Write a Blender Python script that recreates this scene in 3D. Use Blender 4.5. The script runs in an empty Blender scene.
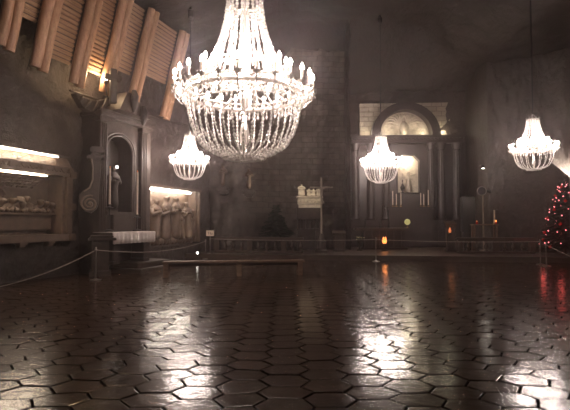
import bpy, bmesh, math, random
from mathutils import Vector, Matrix, noise
R = math.radians
PI = math.pi
rnd = random.Random(7)
S = bpy.context.scene
COL = S.collection

# ------------------------------------------------------------------ camera
CAM = Vector((0, 0, 1.6))
F = 450.0
PITCH = math.atan(17 / F)
cam_d = bpy.data.cameras.new('camera')
cam_d.sensor_width = 36
cam_d.lens = 36 * F / 570
cam_d.clip_end = 200
cam = bpy.data.objects.new('camera', cam_d)
cam.location = CAM
cam.rotation_euler = (PI / 2 + PITCH, 0, 0)
COL.objects.link(cam)
S.camera = cam
S.view_settings.view_transform = 'Standard'
S.view_settings.look = 'None'
S.view_settings.gamma = 1
S.view_settings.use_curve_mapping = False
S.view_settings.exposure = 0


def ray(px, py):
    u = (px - 285) / F
    v = (205 - py) / F
    f = Vector((0, math.cos(PITCH), math.sin(PITCH)))
    up = Vector((0, -math.sin(PITCH), math.cos(PITCH)))
    return f + Vector((1, 0, 0)) * u + up * v


def at(px, py, Y):
    d = ray(px, py)
    return CAM + d * (Y / d.y)


# left wall frame: s runs along the wall away from the camera, d comes out of it
WD = Vector((0.345, 0.9386, 0))
WN = Vector((0.9386, -0.345, 0))
WO = Vector((-7.2, 11.4, 0))
WROT = math.atan2(WD.y, WD.x)


def lw(px, py, d=0.0):
    r = ray(px, py)
    k = (d - (CAM - WO).dot(WN)) / r.dot(WN)
    p = CAM + r * k
    return (p - WO).dot(WD), p.z


def LF(s, d, z=0.0):
    p = WO + WD * s + WN * d
    return Vector((p.x, p.y, z))


# ------------------------------------------------------------------ materials
def newmat(name):
    m = bpy.data.materials.new(name)
    m.use_nodes = True
    nt = m.node_tree
    return m, nt, nt.nodes['Principled BSDF']


def mixc(nt, fac, a, b):
    n = nt.nodes.new('ShaderNodeMix')
    n.data_type = 'RGBA'
    if hasattr(fac, 'links'):
        nt.links.new(fac, n.inputs[0])
    else:
        n.inputs[0].default_value = fac
    for i, c in ((6, a), (7, b)):
        if hasattr(c, 'links'):
            nt.links.new(c, n.inputs[i])
        else:
            n.inputs[i].default_value = (*c, 1)
    return n.outputs[2]


def noisetex(nt, scale, detail=6, rough=.6, stretch=None):
    tc = nt.nodes.new('ShaderNodeTexCoord')
    n = nt.nodes.new('ShaderNodeTexNoise')
    n.inputs['Scale'].default_value = scale
    n.inputs['Detail'].default_value = detail
    n.inputs['Roughness'].default_value = rough
    if stretch:
        mp = nt.nodes.new('ShaderNodeMapping')
        mp.inputs['Scale'].default_value = stretch
        nt.links.new(tc.outputs['Object'], mp.inputs['Vector'])
        nt.links.new(mp.outputs['Vector'], n.inputs['Vector'])
    else:
        nt.links.new(tc.outputs['Object'], n.inputs['Vector'])
    return n.outputs['Fac']


def ramp(nt, fac, p0, p1):
    n = nt.nodes.new('ShaderNodeMapRange')
    n.inputs[1].default_value = p0
    n.inputs[2].default_value = p1
    nt.links.new(fac, n.inputs[0])
    return n.outputs[0]


def add_bump(nt, b, h, strength, dist=.05):
    n = nt.nodes.new('ShaderNodeBump')
    n.inputs['Strength'].default_value = strength
    n.inputs['Distance'].default_value = dist
    nt.links.new(h, n.inputs['Height'])
    nt.links.new(n.outputs['Normal'], b.inputs['Normal'])


def stone(name, a, b_, scale=3, rough=.55, bump=.5, dist=.05, stretch=None):
    m, nt, b = newmat(name)
    n = noisetex(nt, scale, 8, .65, stretch)
    nt.links.new(mixc(nt, ramp(nt, n, .3, .7), a, b_), b.inputs['Base Color'])
    b.inputs['Roughness'].default_value = rough
    add_bump(nt, b, noisetex(nt, scale * 3, 6, .7, stretch), bump, dist)
    return m


def plain(name, c, rough=.5, metal=0.0, emit=None, strength=0.0, var=.25):
    m, nt, b = newmat(name)
    n = noisetex(nt, 14, 3)
    nt.links.new(mixc(nt, n, tuple(x * (1 - var) for x in c), tuple(min(1, x * (1 + var)) for x in c)), b.inputs['Base Color'])
    b.inputs['Roughness'].default_value = rough
    b.inputs['Metallic'].default_value = metal
    if emit:
        b.inputs['Emission Color'].default_value = (*emit, 1)
        b.inputs['Emission Strength'].default_value = strength
    return m


M = {}
M['rock'] = stone('rock_salt', (0.0278, 0.0175, 0.0138), (0.0544, 0.0354, 0.0278), 1.6, .5, .9, .12)
M['rock_streak'] = stone('streaked_rock_salt', (0.0294, 0.0212, 0.0154), (0.0470, 0.0340, 0.0255), 1.3, .5, .9, .10, (1.2, 1.2, .6))
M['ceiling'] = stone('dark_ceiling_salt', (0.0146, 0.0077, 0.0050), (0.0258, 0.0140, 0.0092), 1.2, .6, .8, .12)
M['carved'] = stone('carved_salt', (0.1050, 0.0707, 0.0500), (0.1602, 0.1083, 0.0750), 5, .45, .3, .02)
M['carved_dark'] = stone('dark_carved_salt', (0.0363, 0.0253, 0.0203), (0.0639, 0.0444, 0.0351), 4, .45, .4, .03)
M['pale'] = stone('pale_salt', (.42, .36, .29), (.62, .54, .44), 6, .5, .4, .02)
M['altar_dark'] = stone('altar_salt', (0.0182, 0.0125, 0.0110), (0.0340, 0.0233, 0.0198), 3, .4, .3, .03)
M['dais'] = stone('worn_salt_step', (0.0378, 0.0241, 0.0176), (0.0688, 0.0447, 0.0321), 2.5, .4, .4, .03)
M['black'] = plain('black_metal', (.015, .014, .014), .4)
M['iron'] = plain('dark_iron', (.05, .045, .042), .35, .8)
M['steel'] = plain('dull_steel', (.32, .29, .27), .3, .9)
M['brass'] = plain('gilded_metal', (.75, .58, .32), .25, .9)
M['rope'] = plain('rope_fibre', (.33, .28, .25), .8)
M['cloth'] = plain('white_altar_linen', (.62, .55, .52), .85)
M['candlewax'] = plain('candle_wax', (.62, .52, .42), .5)
M['needles'] = plain('conifer_needles', (.022, .03, .02), .7, var=.5)
M['bark'] = plain('tree_bark', (.07, .05, .035), .8)
M['bauble'] = plain('red_bauble', (.55, .02, .02), .15)
M['signboard'] = plain('sign_board', (.72, .56, .44), .6)
M['ink'] = plain('sign_ink', (.06, .045, .04), .6)
M['flower'] = plain('pale_flower', (.6, .55, .3), .6)
M['leaf'] = plain('dark_leaf', (.03, .05, .02), .6)


def emissive(name, c, strength, mesh_light=True):
    m, nt, b = newmat(name)
    b.inputs['Base Color'].default_value = (*c, 1)
    b.inputs['Emission Color'].default_value = (*c, 1)
    b.inputs['Emission Strength'].default_value = strength
    if not mesh_light:
        m.cycles.emission_sampling = 'NONE'
    return m


M['bulb'] = emissive('candle_bulb_glow', (1, .9, .86), 160, False)
M['strip'] = emissive('warm_strip_lamp', (1, .82, .62), 110)
M['stripcool'] = emissive('pale_strip_lamp', (1, .88, .76), 75)
M['smallbulb'] = emissive('warm_bulb', (1, .8, .5), 40, False)
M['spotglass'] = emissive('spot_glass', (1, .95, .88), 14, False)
M['fire'] = emissive('orange_flame', (1, .30, .07), 2.2, False)
M['ember'] = emissive('dim_orange_flame', (1, .32, .12), .35, False)
M['red_led'] = emissive('pink_red_lamp', (1, .25, .27), 2.6, False)
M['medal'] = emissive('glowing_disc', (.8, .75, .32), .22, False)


def wood(name, a, b_, stretch):
    m, nt, b = newmat(name)
    n = noisetex(nt, 5, 5, .6, stretch)
    nt.links.new(mixc(nt, ramp(nt, n, .3, .7), a, b_), b.inputs['Base Color'])
    b.inputs['Roughness'].default_value = .55
    add_bump(nt, b, n, .3, .02)
    return m


M['log'] = wood('peeled_log_wood', (0.2808, 0.1482, 0.0819), (0.4212, 0.2418, 0.1404), (4, 4, .3))
M['plank'] = wood('plank_wood', (0.2574, 0.1443, 0.0819), (0.3900, 0.2340, 0.1365), (.3, 4, 4))
M['bench'] = wood('dark_bench_wood', (.10, .06, .04), (.19, .12, .08), (.4, 4, 4))
M['wood_dark'] = wood('dark_cross_wood', (.022, .014, .010), (.04, .026, .019), (4, 4, .4))
M['cross_pale'] = wood('pale_cross_wood', (.24, .20, .16), (.36, .30, .24), (4, 4, .4))


def mat_crystal():
    m, nt, b = newmat('cut_crystal')
    b.inputs['Base Color'].default_value = (.9, .87, .84, 1)
    b.inputs['Roughness'].default_value = .06
    b.inputs['IOR'].default_value = 1.6
    b.inputs['Transmission Weight'].default_value = .15
    n = noisetex(nt, 30, 2)
    r = ramp(nt, n, .2, .9)
    r.node.inputs[3].default_value = .03
    r.node.inputs[4].default_value = .2
    nt.links.new(r, b.inputs['Roughness'])
    return m


M['crystal'] = mat_crystal()
M['silver'] = plain('silvered_metal', (.8, .76, .72), .22, .6)


def mat_floor():
    m, nt, b = newmat('polished_salt_tiles')
    n = noisetex(nt, .9, 6, .65)
    n2 = noisetex(nt, 9, 5, .6)
    c = mixc(nt, ramp(nt, n, .3, .7), (.036, .020, .013), (.068, .039, .025))
    c = mixc(nt, ramp(nt, n2, .55, .75), c, (.028, .019, .015))
    nt.links.new(c, b.inputs['Base Color'])
    r = ramp(nt, n2, .25, .8)
    r.node.inputs[3].default_value = .11
    r.node.inputs[4].default_value = .24
    nt.links.new(r, b.inputs['Roughness'])
    b.inputs['IOR'].default_value = 1.56
    add_bump(nt, b, noisetex(nt, 9, 4, .5), .13, .02)
    return m


M['floor'] = mat_floor()
M['grout'] = plain('tile_joint', (.014, .010, .008), .95)
M['grout'].node_tree.nodes['Principled BSDF'].inputs['Specular IOR Level'].default_value = .05


def mat_blocks(name, a, b_, sc, mortar, bump=.8, mask=None):
    m, nt, b = newmat(name)
    tc = nt.nodes.new('ShaderNodeTexCoord')
    sep = nt.nodes.new('ShaderNodeSeparateXYZ')
    nt.links.new(tc.outputs['Object'], sep.inputs[0])
    cmb = nt.nodes.new('ShaderNodeCombineXYZ')
    nt.links.new(sep.outputs[0], cmb.inputs[0])
    nt.links.new(sep.outputs[2], cmb.inputs[1])
    br = nt.nodes.new('ShaderNodeTexBrick')
    br.inputs['Scale'].default_value = sc
    br.inputs['Mortar Size'].default_value = .018
    br.inputs['Mortar Smooth'].default_value = .4
    br.inputs['Color1'].default_value = (*a, 1)
    br.inputs['Color2'].default_value = (*b_, 1)
    br.inputs['Mortar'].default_value = (*mortar, 1)
    br.offset = .5
    nt.links.new(cmb.outputs[0], br.inputs['Vector'])
    n = noisetex(nt, 2.2, 7, .65)
    col = mixc(nt, ramp(nt, n, .25, .75), br.outputs['Color'], a)
    inv = nt.nodes.new('ShaderNodeMath')
    inv.operation = 'MULTIPLY_ADD'
    inv.inputs[1].default_value = -.6
    nt.links.new(br.outputs['Fac'], inv.inputs[0])
    nt.links.new(n, inv.inputs[2])
    h = inv.outputs[0]
    if mask:        # blocks only within a stretch of the wall, bare rock elsewhere
        rock = mixc(nt, ramp(nt, n, .3, .7), mask[2], mask[3])
        wob = noisetex(nt, .8, 3)
        ad = nt.nodes.new('ShaderNodeMath')
        ad.operation = 'MULTIPLY_ADD'
        ad.inputs[1].default_value = 2.4
        nt.links.new(wob, ad.inputs[0])
        nt.links.new(sep.outputs[0], ad.inputs[2])
        mr = ramp(nt, ad.outputs[0], mask[0], mask[1])
        zr = ramp(nt, sep.outputs[2], 1.6, 2.4)
        mu = nt.nodes.new('ShaderNodeMath')
        mu.operation = 'MULTIPLY'
        nt.links.new(mr, mu.inputs[0])
        nt.links.new(zr, mu.inputs[1])
        col = mixc(nt, mu.outputs[0], rock, col)
        mh = nt.nodes.new('ShaderNodeMix')
        nt.links.new(mu.outputs[0], mh.inputs[0])
        nt.links.new(n, mh.inputs[2])
        nt.links.new(h, mh.inputs[3])
        h = mh.outputs[0]
    nt.links.new(col, b.inputs['Base Color'])
    b.inputs['Roughness'].default_value = .55
    add_bump(nt, b, h, bump, .08)
    return m


M['wallblocks'] = mat_blocks('rock_with_salt_blocks', (.098, .078, .063), (.17, .135, .105), .85, (.03, .024, .02), .9,
                             (-1.0, -.3, (.062, .049, .042), (.115, .092, .078)))
M['altarblocks'] = mat_blocks('altar_salt_blocks', (.42, .36, .28), (.58, .50, .39), .9, (.14, .115, .09))


# ------------------------------------------------------------------ mesh building
class MB:
    def __init__(self):
        self.bm = bmesh.new()

    def _xf(self, vs, m):
        bmesh.ops.transform(self.bm, matrix=m, verts=vs)

    def box(self, c, s, rot=None, bevel=0.0):
        r = bmesh.ops.create_cube(self.bm, size=1)
        vs = r['verts']
        m = Matrix.Translation(c) @ (rot.to_4x4() if rot else Matrix()) @ Matrix.Diagonal((s[0], s[1], s[2], 1))
        self._xf(vs, m)
        if bevel:
            es = list({e for v in vs for e in v.link_edges})
            bmesh.ops.bevel(self.bm, geom=es, offset=bevel, segments=2, affect='EDGES', clamp_overlap=True)
        return self

    def span(self, x0, x1, y0, y1, z0, z1, bevel=0.0):
        return self.box(((x0 + x1) / 2, (y0 + y1) / 2, (z0 + z1) / 2), (abs(x1 - x0), abs(y1 - y0), abs(z1 - z0)), None, bevel)

    def lathe(self, prof, c=(0, 0, 0), seg=20, cap=True):
        c = Vector(c)
        rings = []
        for r, z in prof:
            rings.append([self.bm.verts.new(c + Vector((r * math.cos(2 * PI * k / seg), r * math.sin(2 * PI * k / seg), z))) for k in range(seg)])
        for a, b in zip(rings, rings[1:]):
            for k in range(seg):
                self.bm.faces.new((a[k], a[(k + 1) % seg], b[(k + 1) % seg], b[k]))
        if cap:
            self.bm.faces.new(rings[0][::-1])
            self.bm.faces.new(rings[-1])
        return self

    def tube(self, pts, r, seg=8, cap=True, closed=False):
        pts = [Vector(p) for p in pts]
        n = len(pts)
        rad = r if isinstance(r, (list, tuple)) else [r] * n
        rings = []
        prev = None
        for i, p in enumerate(pts):
            if closed:
                t = pts[(i + 1) % n] - pts[i - 1]
            else:
                t = pts[min(i + 1, n - 1)] - pts[max(i - 1, 0)]
            t.normalize()
            if prev is None:
                u = t.orthogonal().normalized()
            else:
                u = (prev - t * prev.dot(t))
                u = u.normalized() if u.length > 1e-6 else t.orthogonal().normalized()
            prev = u
            w = t.cross(u)
            rings.append([self.bm.verts.new(p + (u * math.cos(2 * PI * k / seg) + w * math.sin(2 * PI * k / seg)) * rad[i]) for k in range(seg)])
        for i in range(n if closed else n - 1):
            a, b = rings[i], rings[(i + 1) % n]
            for k in range(seg):
                self.bm.faces.new((a[k], a[(k + 1) % seg], b[(k + 1) % seg], b[k]))
        if cap and not closed:
            self.bm.faces.new(rings[0][::-1])
            self.bm.faces.new(rings[-1])
        return self

    def prism(self, outline, y0, y1):
        """outline in xz, extruded along y"""
        a = [self.bm.verts.new((x, y0, z)) for x, z in outline]
        b = [self.bm.verts.new((x, y1, z)) for x, z in outline]
        n = len(a)
        self.bm.faces.new(a)
        self.bm.faces.new(b[::-1])
        for k in range(n):
            self.bm.faces.new((a[k], b[k], b[(k + 1) % n], a[(k + 1) % n]))
        return self

    def ball(self, c, r, sx=1, sy=1, sz=1, sub=2):
        q = bmesh.ops.create_icosphere(self.bm, subdivisions=sub, radius=r)
        self._xf(q['verts'], Matrix.Translation(c) @ Matrix.Diagonal((sx, sy, sz, 1)))
        return self

    def bead(self, c, r, h):
        c = Vector(c)
        v = [self.bm.verts.new(c + Vector(d)) for d in ((r, 0, 0), (0, r, 0), (-r, 0, 0), (0, -r, 0))]
        t = self.bm.verts.new(c + Vector((0, 0, h)))
        b = self.bm.verts.new(c - Vector((0, 0, h)))
        for k in range(4):
            self.bm.faces.new((v[k], v[(k + 1) % 4], t))
            self.bm.faces.new((v[(k + 1) % 4], v[k], b))
        return self

    def quad(self, ps):
        self.bm.faces.new([self.bm.verts.new(p) for p in ps])
        return self

    def build(self, name, mat, parent=None, smooth=False, loc=None, rotz=0.0):
        bmesh.ops.recalc_face_normals(self.bm, faces=self.bm.faces[:])
        me = bpy.data.meshes.new(name)
        self.bm.to_mesh(me)
        self.bm.free()
        if smooth:
            me.polygons.foreach_set('use_smooth', [True] * len(me.polygons))
            try:
                me.set_sharp_from_angle(angle=R(40))
            except Exception:
                pass
        return link(name, me, mat, parent, loc, rotz)


def link(name, me, mat, parent=None, loc=None, rotz=0.0):
    o = bpy.data.objects.new(name, me)
    if mat:
        me.materials.append(mat)
    COL.objects.link(o)
    if parent:
        o.parent = parent
    if loc is not None:
        o.location = loc
    if rotz:
        o.rotation_euler = (0, 0, rotz)
    return o


def tag(o, label, cat, group=None):
    o['label'] = label
    o['category'] = cat
    if group:
        o['group'] = group
    return o


def thing(name, label, cat, loc, rotz=0.0, group=None):
    o = bpy.data.objects.new(name, None)
    o.empty_display_size = .1
    COL.objects.link(o)
    o.location = loc
    o.rotation_euler = (0, 0, rotz)
    return tag(o, label, cat, group)


def kids(o):
    return [c for c in bpy.data.objects if c.parent == o]


def copy_tree(o, parent=None, table=None):
    if table is None:
        table = {}
        for c in bpy.data.objects:
            if c.parent:
                table.setdefault(c.parent, []).append(c)
    c = o.copy()
    COL.objects.link(c)
    c.parent = parent
    for ch in table.get(o, []):
        copy_tree(ch, c, table)
    return c


def structure(o):
    o['kind'] = 'structure'
    return o


def skin_figure(name, verts, edges, mat, parent=None, loc=None, rotz=0.0, sub=2, squash=None):
    """verts: (x,y,z,rx,ry); first is the root.  Returns ONE continuous mesh."""
    me = bpy.data.meshes.new('skeleton')
    me.from_pydata([v[:3] for v in verts], edges, [])
    o = bpy.data.objects.new('skeleton', me)
    COL.objects.link(o)
    md = o.modifiers.new('skin', 'SKIN')
    md.use_smooth_shade = True
    if not me.skin_vertices:
        bpy.context.view_layer.objects.active = o
        bpy.ops.mesh.customdata_skin_add()
    for i, v in enumerate(verts):
        sv = me.skin_vertices[0].data[i]
        sv.radius = (v[3], v[4] if len(v) > 4 else v[3])
        sv.use_root = (i == 0)
    sd = o.modifiers.new('sub', 'SUBSURF')
    sd.levels = sd.render_levels = sub
    dg = bpy.context.evaluated_depsgraph_get()
    dg.update()
    res = bpy.data.meshes.new_from_object(o.evaluated_get(dg))
    res.name = name
    bpy.data.objects.remove(o)
    if squash:
        res.transform(Matrix.Diagonal((*squash, 1)))
    res.polygons.foreach_set('use_smooth', [True] * len(res.polygons))
    res.materials.clear()
    return link(name, res, mat, parent, loc, rotz)


def robed(h=1.7, lean=0.0, head=0.0, armL=(-.22, -.22, .95), armR=(.22, -.22, .95), w=1.0, seated=False):
    """skeleton of a robed standing figure facing -y, feet at z=0"""
    k = h / 1.7
    L = lean
    v = [(L * .5, 0, .95, .20 * w, .16), (L * .25, 0, .5, .22 * w, .19), (0, 0, .05, .27 * w, .23),
         (L * .8, 0, 1.2, .20 * w, .15), (L, 0, 1.36, .15 * w, .12), (L + head * .3, -.02, 1.47, .065, .065), (L + head, -.05, 1.57, .125, .14), (L + head, -.04, 1.665, .10, .115),
         (L - .17 * w, -.03, 1.28, .10, .10), (L - .22 * w, -.10, 1.08, .085, .085), (armL[0] + L * .6, armL[1], armL[2], .06, .06),
         (L + .17 * w, -.03, 1.28, .10, .10), (L + .22 * w, -.10, 1.08, .085, .085), (armR[0] + L * .6, armR[1], armR[2], .06, .06)]
    e = [(0, 1), (1, 2), (0, 3), (3, 4), (4, 5), (5, 6), (6, 7), (4, 8), (8, 9), (9, 10), (4, 11), (11, 12), (12, 13)]
    return [tuple(c * k for c in x) for x in v], e


def point(name, loc, power, color=(1, .85, .7), r=.05, parent=None):
    l = bpy.data.lights.new(name, 'POINT')
    l.energy = power
    l.color = color
    l.shadow_soft_size = r
    o = bpy.data.objects.new(name, l)
    COL.objects.link(o)
    o.location = loc
    if parent:
        o.parent = parent
    return o


def spot(name, loc, target, power, angle=50, color=(1, .85, .7), r=.05, blend=.6):
    l = bpy.data.lights.new(name, 'SPOT')
    l.energy = power
    l.color = color
    l.spot_size = R(angle)
    l.spot_blend = blend
    l.shadow_soft_size = r
    o = bpy.data.objects.new(name, l)
    COL.objects.link(o)
    o.location = loc
    o.rotation_euler = (Vector(target) - Vector(loc)).to_track_quat('-Z', 'Y').to_euler()
    return o


# ------------------------------------------------------------------ world: darkness and a thin haze, partly standing in for lens glow
w = bpy.data.worlds.new('World')
S.world = w
w.use_nodes = True
nt = w.node_tree
bg = nt.nodes['Background']
bg.inputs['Color'].default_value = (.02, .016, .016, 1)
bg.inputs['Strength'].default_value = .15
vs = nt.nodes.new('ShaderNodeVolumeScatter')
vs.inputs['Density'].default_value = .0046
vs.inputs['Anisotropy'].default_value = .84
vs.inputs['Color'].default_value = (1, .86, .88, 1)
nt.links.new(vs.outputs[0], nt.nodes['World Output'].inputs['Volume'])

# ------------------------------------------------------------------ setting
CEIL = 9.0


def ceil_z(x, y):
    def sm(v):
        v = max(0.0, min(1.0, v))
        return v * v * (3 - 2 * v)
    rise = sm((x + 4.6) / 5.2) * (1 - .78 * sm((x - 6.0) / 4.5)) * (1 - sm((y - 22.6) / 4.0))
    return CEIL + 2.75 * rise


# rectangles of the left wall that are cut back for the reliefs: s0, s1, z0, z1, depth
S0L, _ = lw(-78, 200, .05)
S1L, _ = lw(70, 200, .05)
RA = dict(s0=S0L, s1=S1L, z0=1.08, z1=3.5)
sb0, zb0 = lw(143, 186, .05)
sb1, zb1 = lw(200, 236, .05)
RB = dict(s0=sb0, s1=sb1, z0=.70, z1=lw(152, 187.5, 0)[1] + .03)


def wall_grid(name, nu, nv, fn, mat):
    vs_, fs = [], []
    for i in range(nu + 1):
        for j in range(nv + 1):
            vs_.append(fn(i / nu, j / nv))
    for i in range(nu):
        for j in range(nv):
            a = i * (nv + 1) + j
            fs.append((a, a + nv + 1, a + nv + 2, a + 1))
    me = bpy.data.meshes.new(name)
    me.from_pydata([tuple(v) for v in vs_], [], fs)
    me.polygons.foreach_set('use_smooth', [True] * len(me.polygons))
    return structure(link(name, me, mat))


def nz(p, f, seed=0.0):
    return noise.fractal(Vector(p) * f + Vector((seed, seed * 1.7, 0)), 1.0, 2.0, 5)


def left_wall(u, v):
    s = -12 + u * 22.8
    z = -.05 + v * 9.4
    d = -.10 - .22 * abs(nz((s, z, 0), .45)) - .05 * abs(nz((s, z, 4), 2.2))
    for q in (RA, RB):
        if q['s0'] + .03 < s < q['s1'] - .03 and q['z0'] + .03 < z < q['z1'] - .03:
            d = -.75
    return LF(s, d, z)


wall_grid('wall_left', 228, 94, left_wall, M['rock'])


def back_wall(u, v):
    x = -4.6 + u * 7.95
    z = -.05 + v * 12.2
    y = 22.3 + 1.7 * min(1, max(0, (x + 2.6) / 1.8)) + .35 * abs(nz((x, z, 2), .5)) + .1 * abs(nz((x, z, 9), 2))
    # rough outcrop leaning out at the foot of the wall
    y -= .75 * max(0, 1 - abs(x + 2.2) / 2.6) * max(0, min(1, (3.3 - z) / 1.6))
    return Vector((x, y, z))


wall_grid('wall_back', 120, 120, back_wall, M['wallblocks'])


def back_wall_altar(u, v):
    x = 3.2 + u * 7.4
    z = -.05 + v * 10
    y = 26.3 - .1 * (x - 3.2) + .2 * abs(nz((x, z, 3), .5))
    return Vector((x, y, z))


wall_grid('wall_back_altar', 60, 60, back_wall_altar, M['rock'])


def recess_side(u, v):
    z = -.05 + v * 12
    y = 22.4 + u * 4.2
    return Vector((3.22 + .15 * nz((y, z, 1), .7), y, z))


wall_grid('wall_recess', 30, 50, recess_side, M['rock'])


def right_wall(u, v):
    # starts in the altar recess, turns the corner and runs to the right
    z = -.05 + v * 11.4
    pts = [(10.45, 26.2), (10.15, 23.6), (10.3, 22.7), (13.0, 20.9), (16.5, 18.8)]
    ln = [0, .22, .3, .62, 1]
    for k in range(4):
        if u <= ln[k + 1] + 1e-9:
            t = (u - ln[k]) / (ln[k + 1] - ln[k])
            x = pts[k][0] * (1 - t) + pts[k + 1][0] * t
            y = pts[k][1] * (1 - t) + pts[k + 1][1] * t
            break
    n = nz((x * 1.4, z * .45, 6), .5)
    n2 = nz((x * 1.5, z * .4, 11), 1.6)
    q = .30 * n + .07 * n2
    return Vector((x + .35 * q, y + .9 * q, z))


wall_grid('wall_right', 150, 100, right_wall, M['rock_streak'])


def ceiling_fn(u, v):
    x = -14 + u * 31
    y = -1 + v * 29
    return Vector((x, y, ceil_z(x, y) + .30 * abs(nz((x, y, 0), .5)) + .08 * abs(nz((x, y, 3), 1.6))))


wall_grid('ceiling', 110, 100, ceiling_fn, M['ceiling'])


# floor: irregular six-sided salt tiles with sunk joints
def floor_mesh():
    W_, PX, PY = .53, .405, .33
    vs_, fs, mi = [], [], []

    def jit(x, y, a=.05):
        q = Vector((x * 3.1, y * 3.1, 0))
        return x + a * noise.noise(q), y + a * noise.noise(q + Vector((31, 7, 5)))

    i0, i1 = int(-13 / PX), int(15 / PX)
    for i in range(i0, i1):
        for j in range(int(1.6 / PY), int(20.2 / PY)):
            cx = i * PX
            cy = j * PY + (PY / 2 if i % 2 else 0)
            if abs(cx) > .78 * cy + 1.6:
                continue
            hw, hh = W_ / 2, PY / 2
            base = [(hw, 0), (hw * .54, hh), (-hw * .54, hh), (-hw, 0), (-hw * .54, -hh), (hw * .54, -hh)]
            out = [jit(cx + a, cy + b) for a, b in base]
            mx = sum(p[0] for p in out) / 6
            my = sum(p[1] for p in out) / 6
            tx = rnd.gauss(0, .006)
            ty = rnd.gauss(0, .008)
            dz = rnd.uniform(-.003, .003)
            o = len(vs_)
            for (k, drop) in ((.955, -.02), (.938, -.0008), (.90, 0.0)):
                for p in out:
                    x = mx + (p[0] - mx) * k
                    y = my + (p[1] - my) * k
                    vs_.append((x, y, dz + drop + (x - mx) * tx + (y - my) * ty))
            vs_.append((mx, my, dz))
            for q in range(2):
                for k in range(6):
                    a = o + q * 6
                    fs.append((a + k, a + (k + 1) % 6, a + 6 + (k + 1) % 6, a + 6 + k))
                    mi.append(1 if q == 0 else 0)
            for k in range(6):
                fs.append((o + 12 + k, o + 12 + (k + 1) % 6, o + 18))
                mi.append(0)
    o = len(vs_)
    vs_ += [(-16, -1, -.02), (18, -1, -.02), (18, 27, -.02), (-16, 27, -.02)]
    fs.append((o, o + 1, o + 2, o + 3))
    mi.append(1)
    me = bpy.data.meshes.new('floor')
    me.from_pydata(vs_, [], fs)
    me.materials.append(M['floor'])
    me.materials.append(M['grout'])
    me.polygons.foreach_set('material_index', mi)
    o = bpy.data.objects.new('floor', me)
    COL.objects.link(o)
    return structure(o)


floor_mesh()

# raised altar platform, one step high
DZ = .22


def dais_front(x):
    return 19.6 - .125 * (x + 4.3)


b = MB()
b.bm.verts.index_update()
out = [(-4.35, dais_front(-4.35)), (15, dais_front(15)), (15, 26.5), (-4.35, 26.5)]
lo = [b.bm.verts.new((x, y, -.03)) for x, y in out]
hi = [b.bm.verts.new((x, y, DZ)) for x, y in out]
b.bm.faces.new(hi)
for k in range(4):
    b.bm.faces.new((lo[k], lo[(k + 1) % 4], hi[(k + 1) % 4], hi[k]))
structure(b.build('trim_1', M['dais']))


# ------------------------------------------------------------------ chandeliers
def strand_pts(prof, n):
    P = [Vector((r, 0, z)) for r, z in prof]
    seg = [(P[i + 1] - P[i]).length for i in range(len(P) - 1)]
    tot = sum(seg)
    res = []
    for k in range(n):
        t = (k + .5) / n * tot
        i = 0
        while t > seg[i] and i < len(seg) - 1:
            t -= seg[i]
            i += 1
        res.append(P[i].lerp(P[i + 1], t / seg[i]))
    return res


def strand_mesh(prof, n, rad):
    m = MB()
    for q, p in enumerate(strand_pts(prof, n)):
        k = .8 + .45 * ((q * 7) % 5) / 4
        m.bead(p, rad * k, rad * 1.55 * k)
    m.tube([(r, 0, z) for r, z in prof], rad * .18, 4)
    bmesh.ops.recalc_face_normals(m.bm, faces=m.bm.faces[:])
    me = bpy.data.meshes.new('crystal_strand')
    m.bm.to_mesh(me)
    m.bm.free()
    me.materials.append(M['crystal'])
    return me


def ring(m, r, z, t, seg=48):
    m.tube([(r * math.cos(2 * PI * k / seg), r * math.sin(2 * PI * k / seg), z) for k in range(seg)], t, 8, closed=True)


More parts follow.
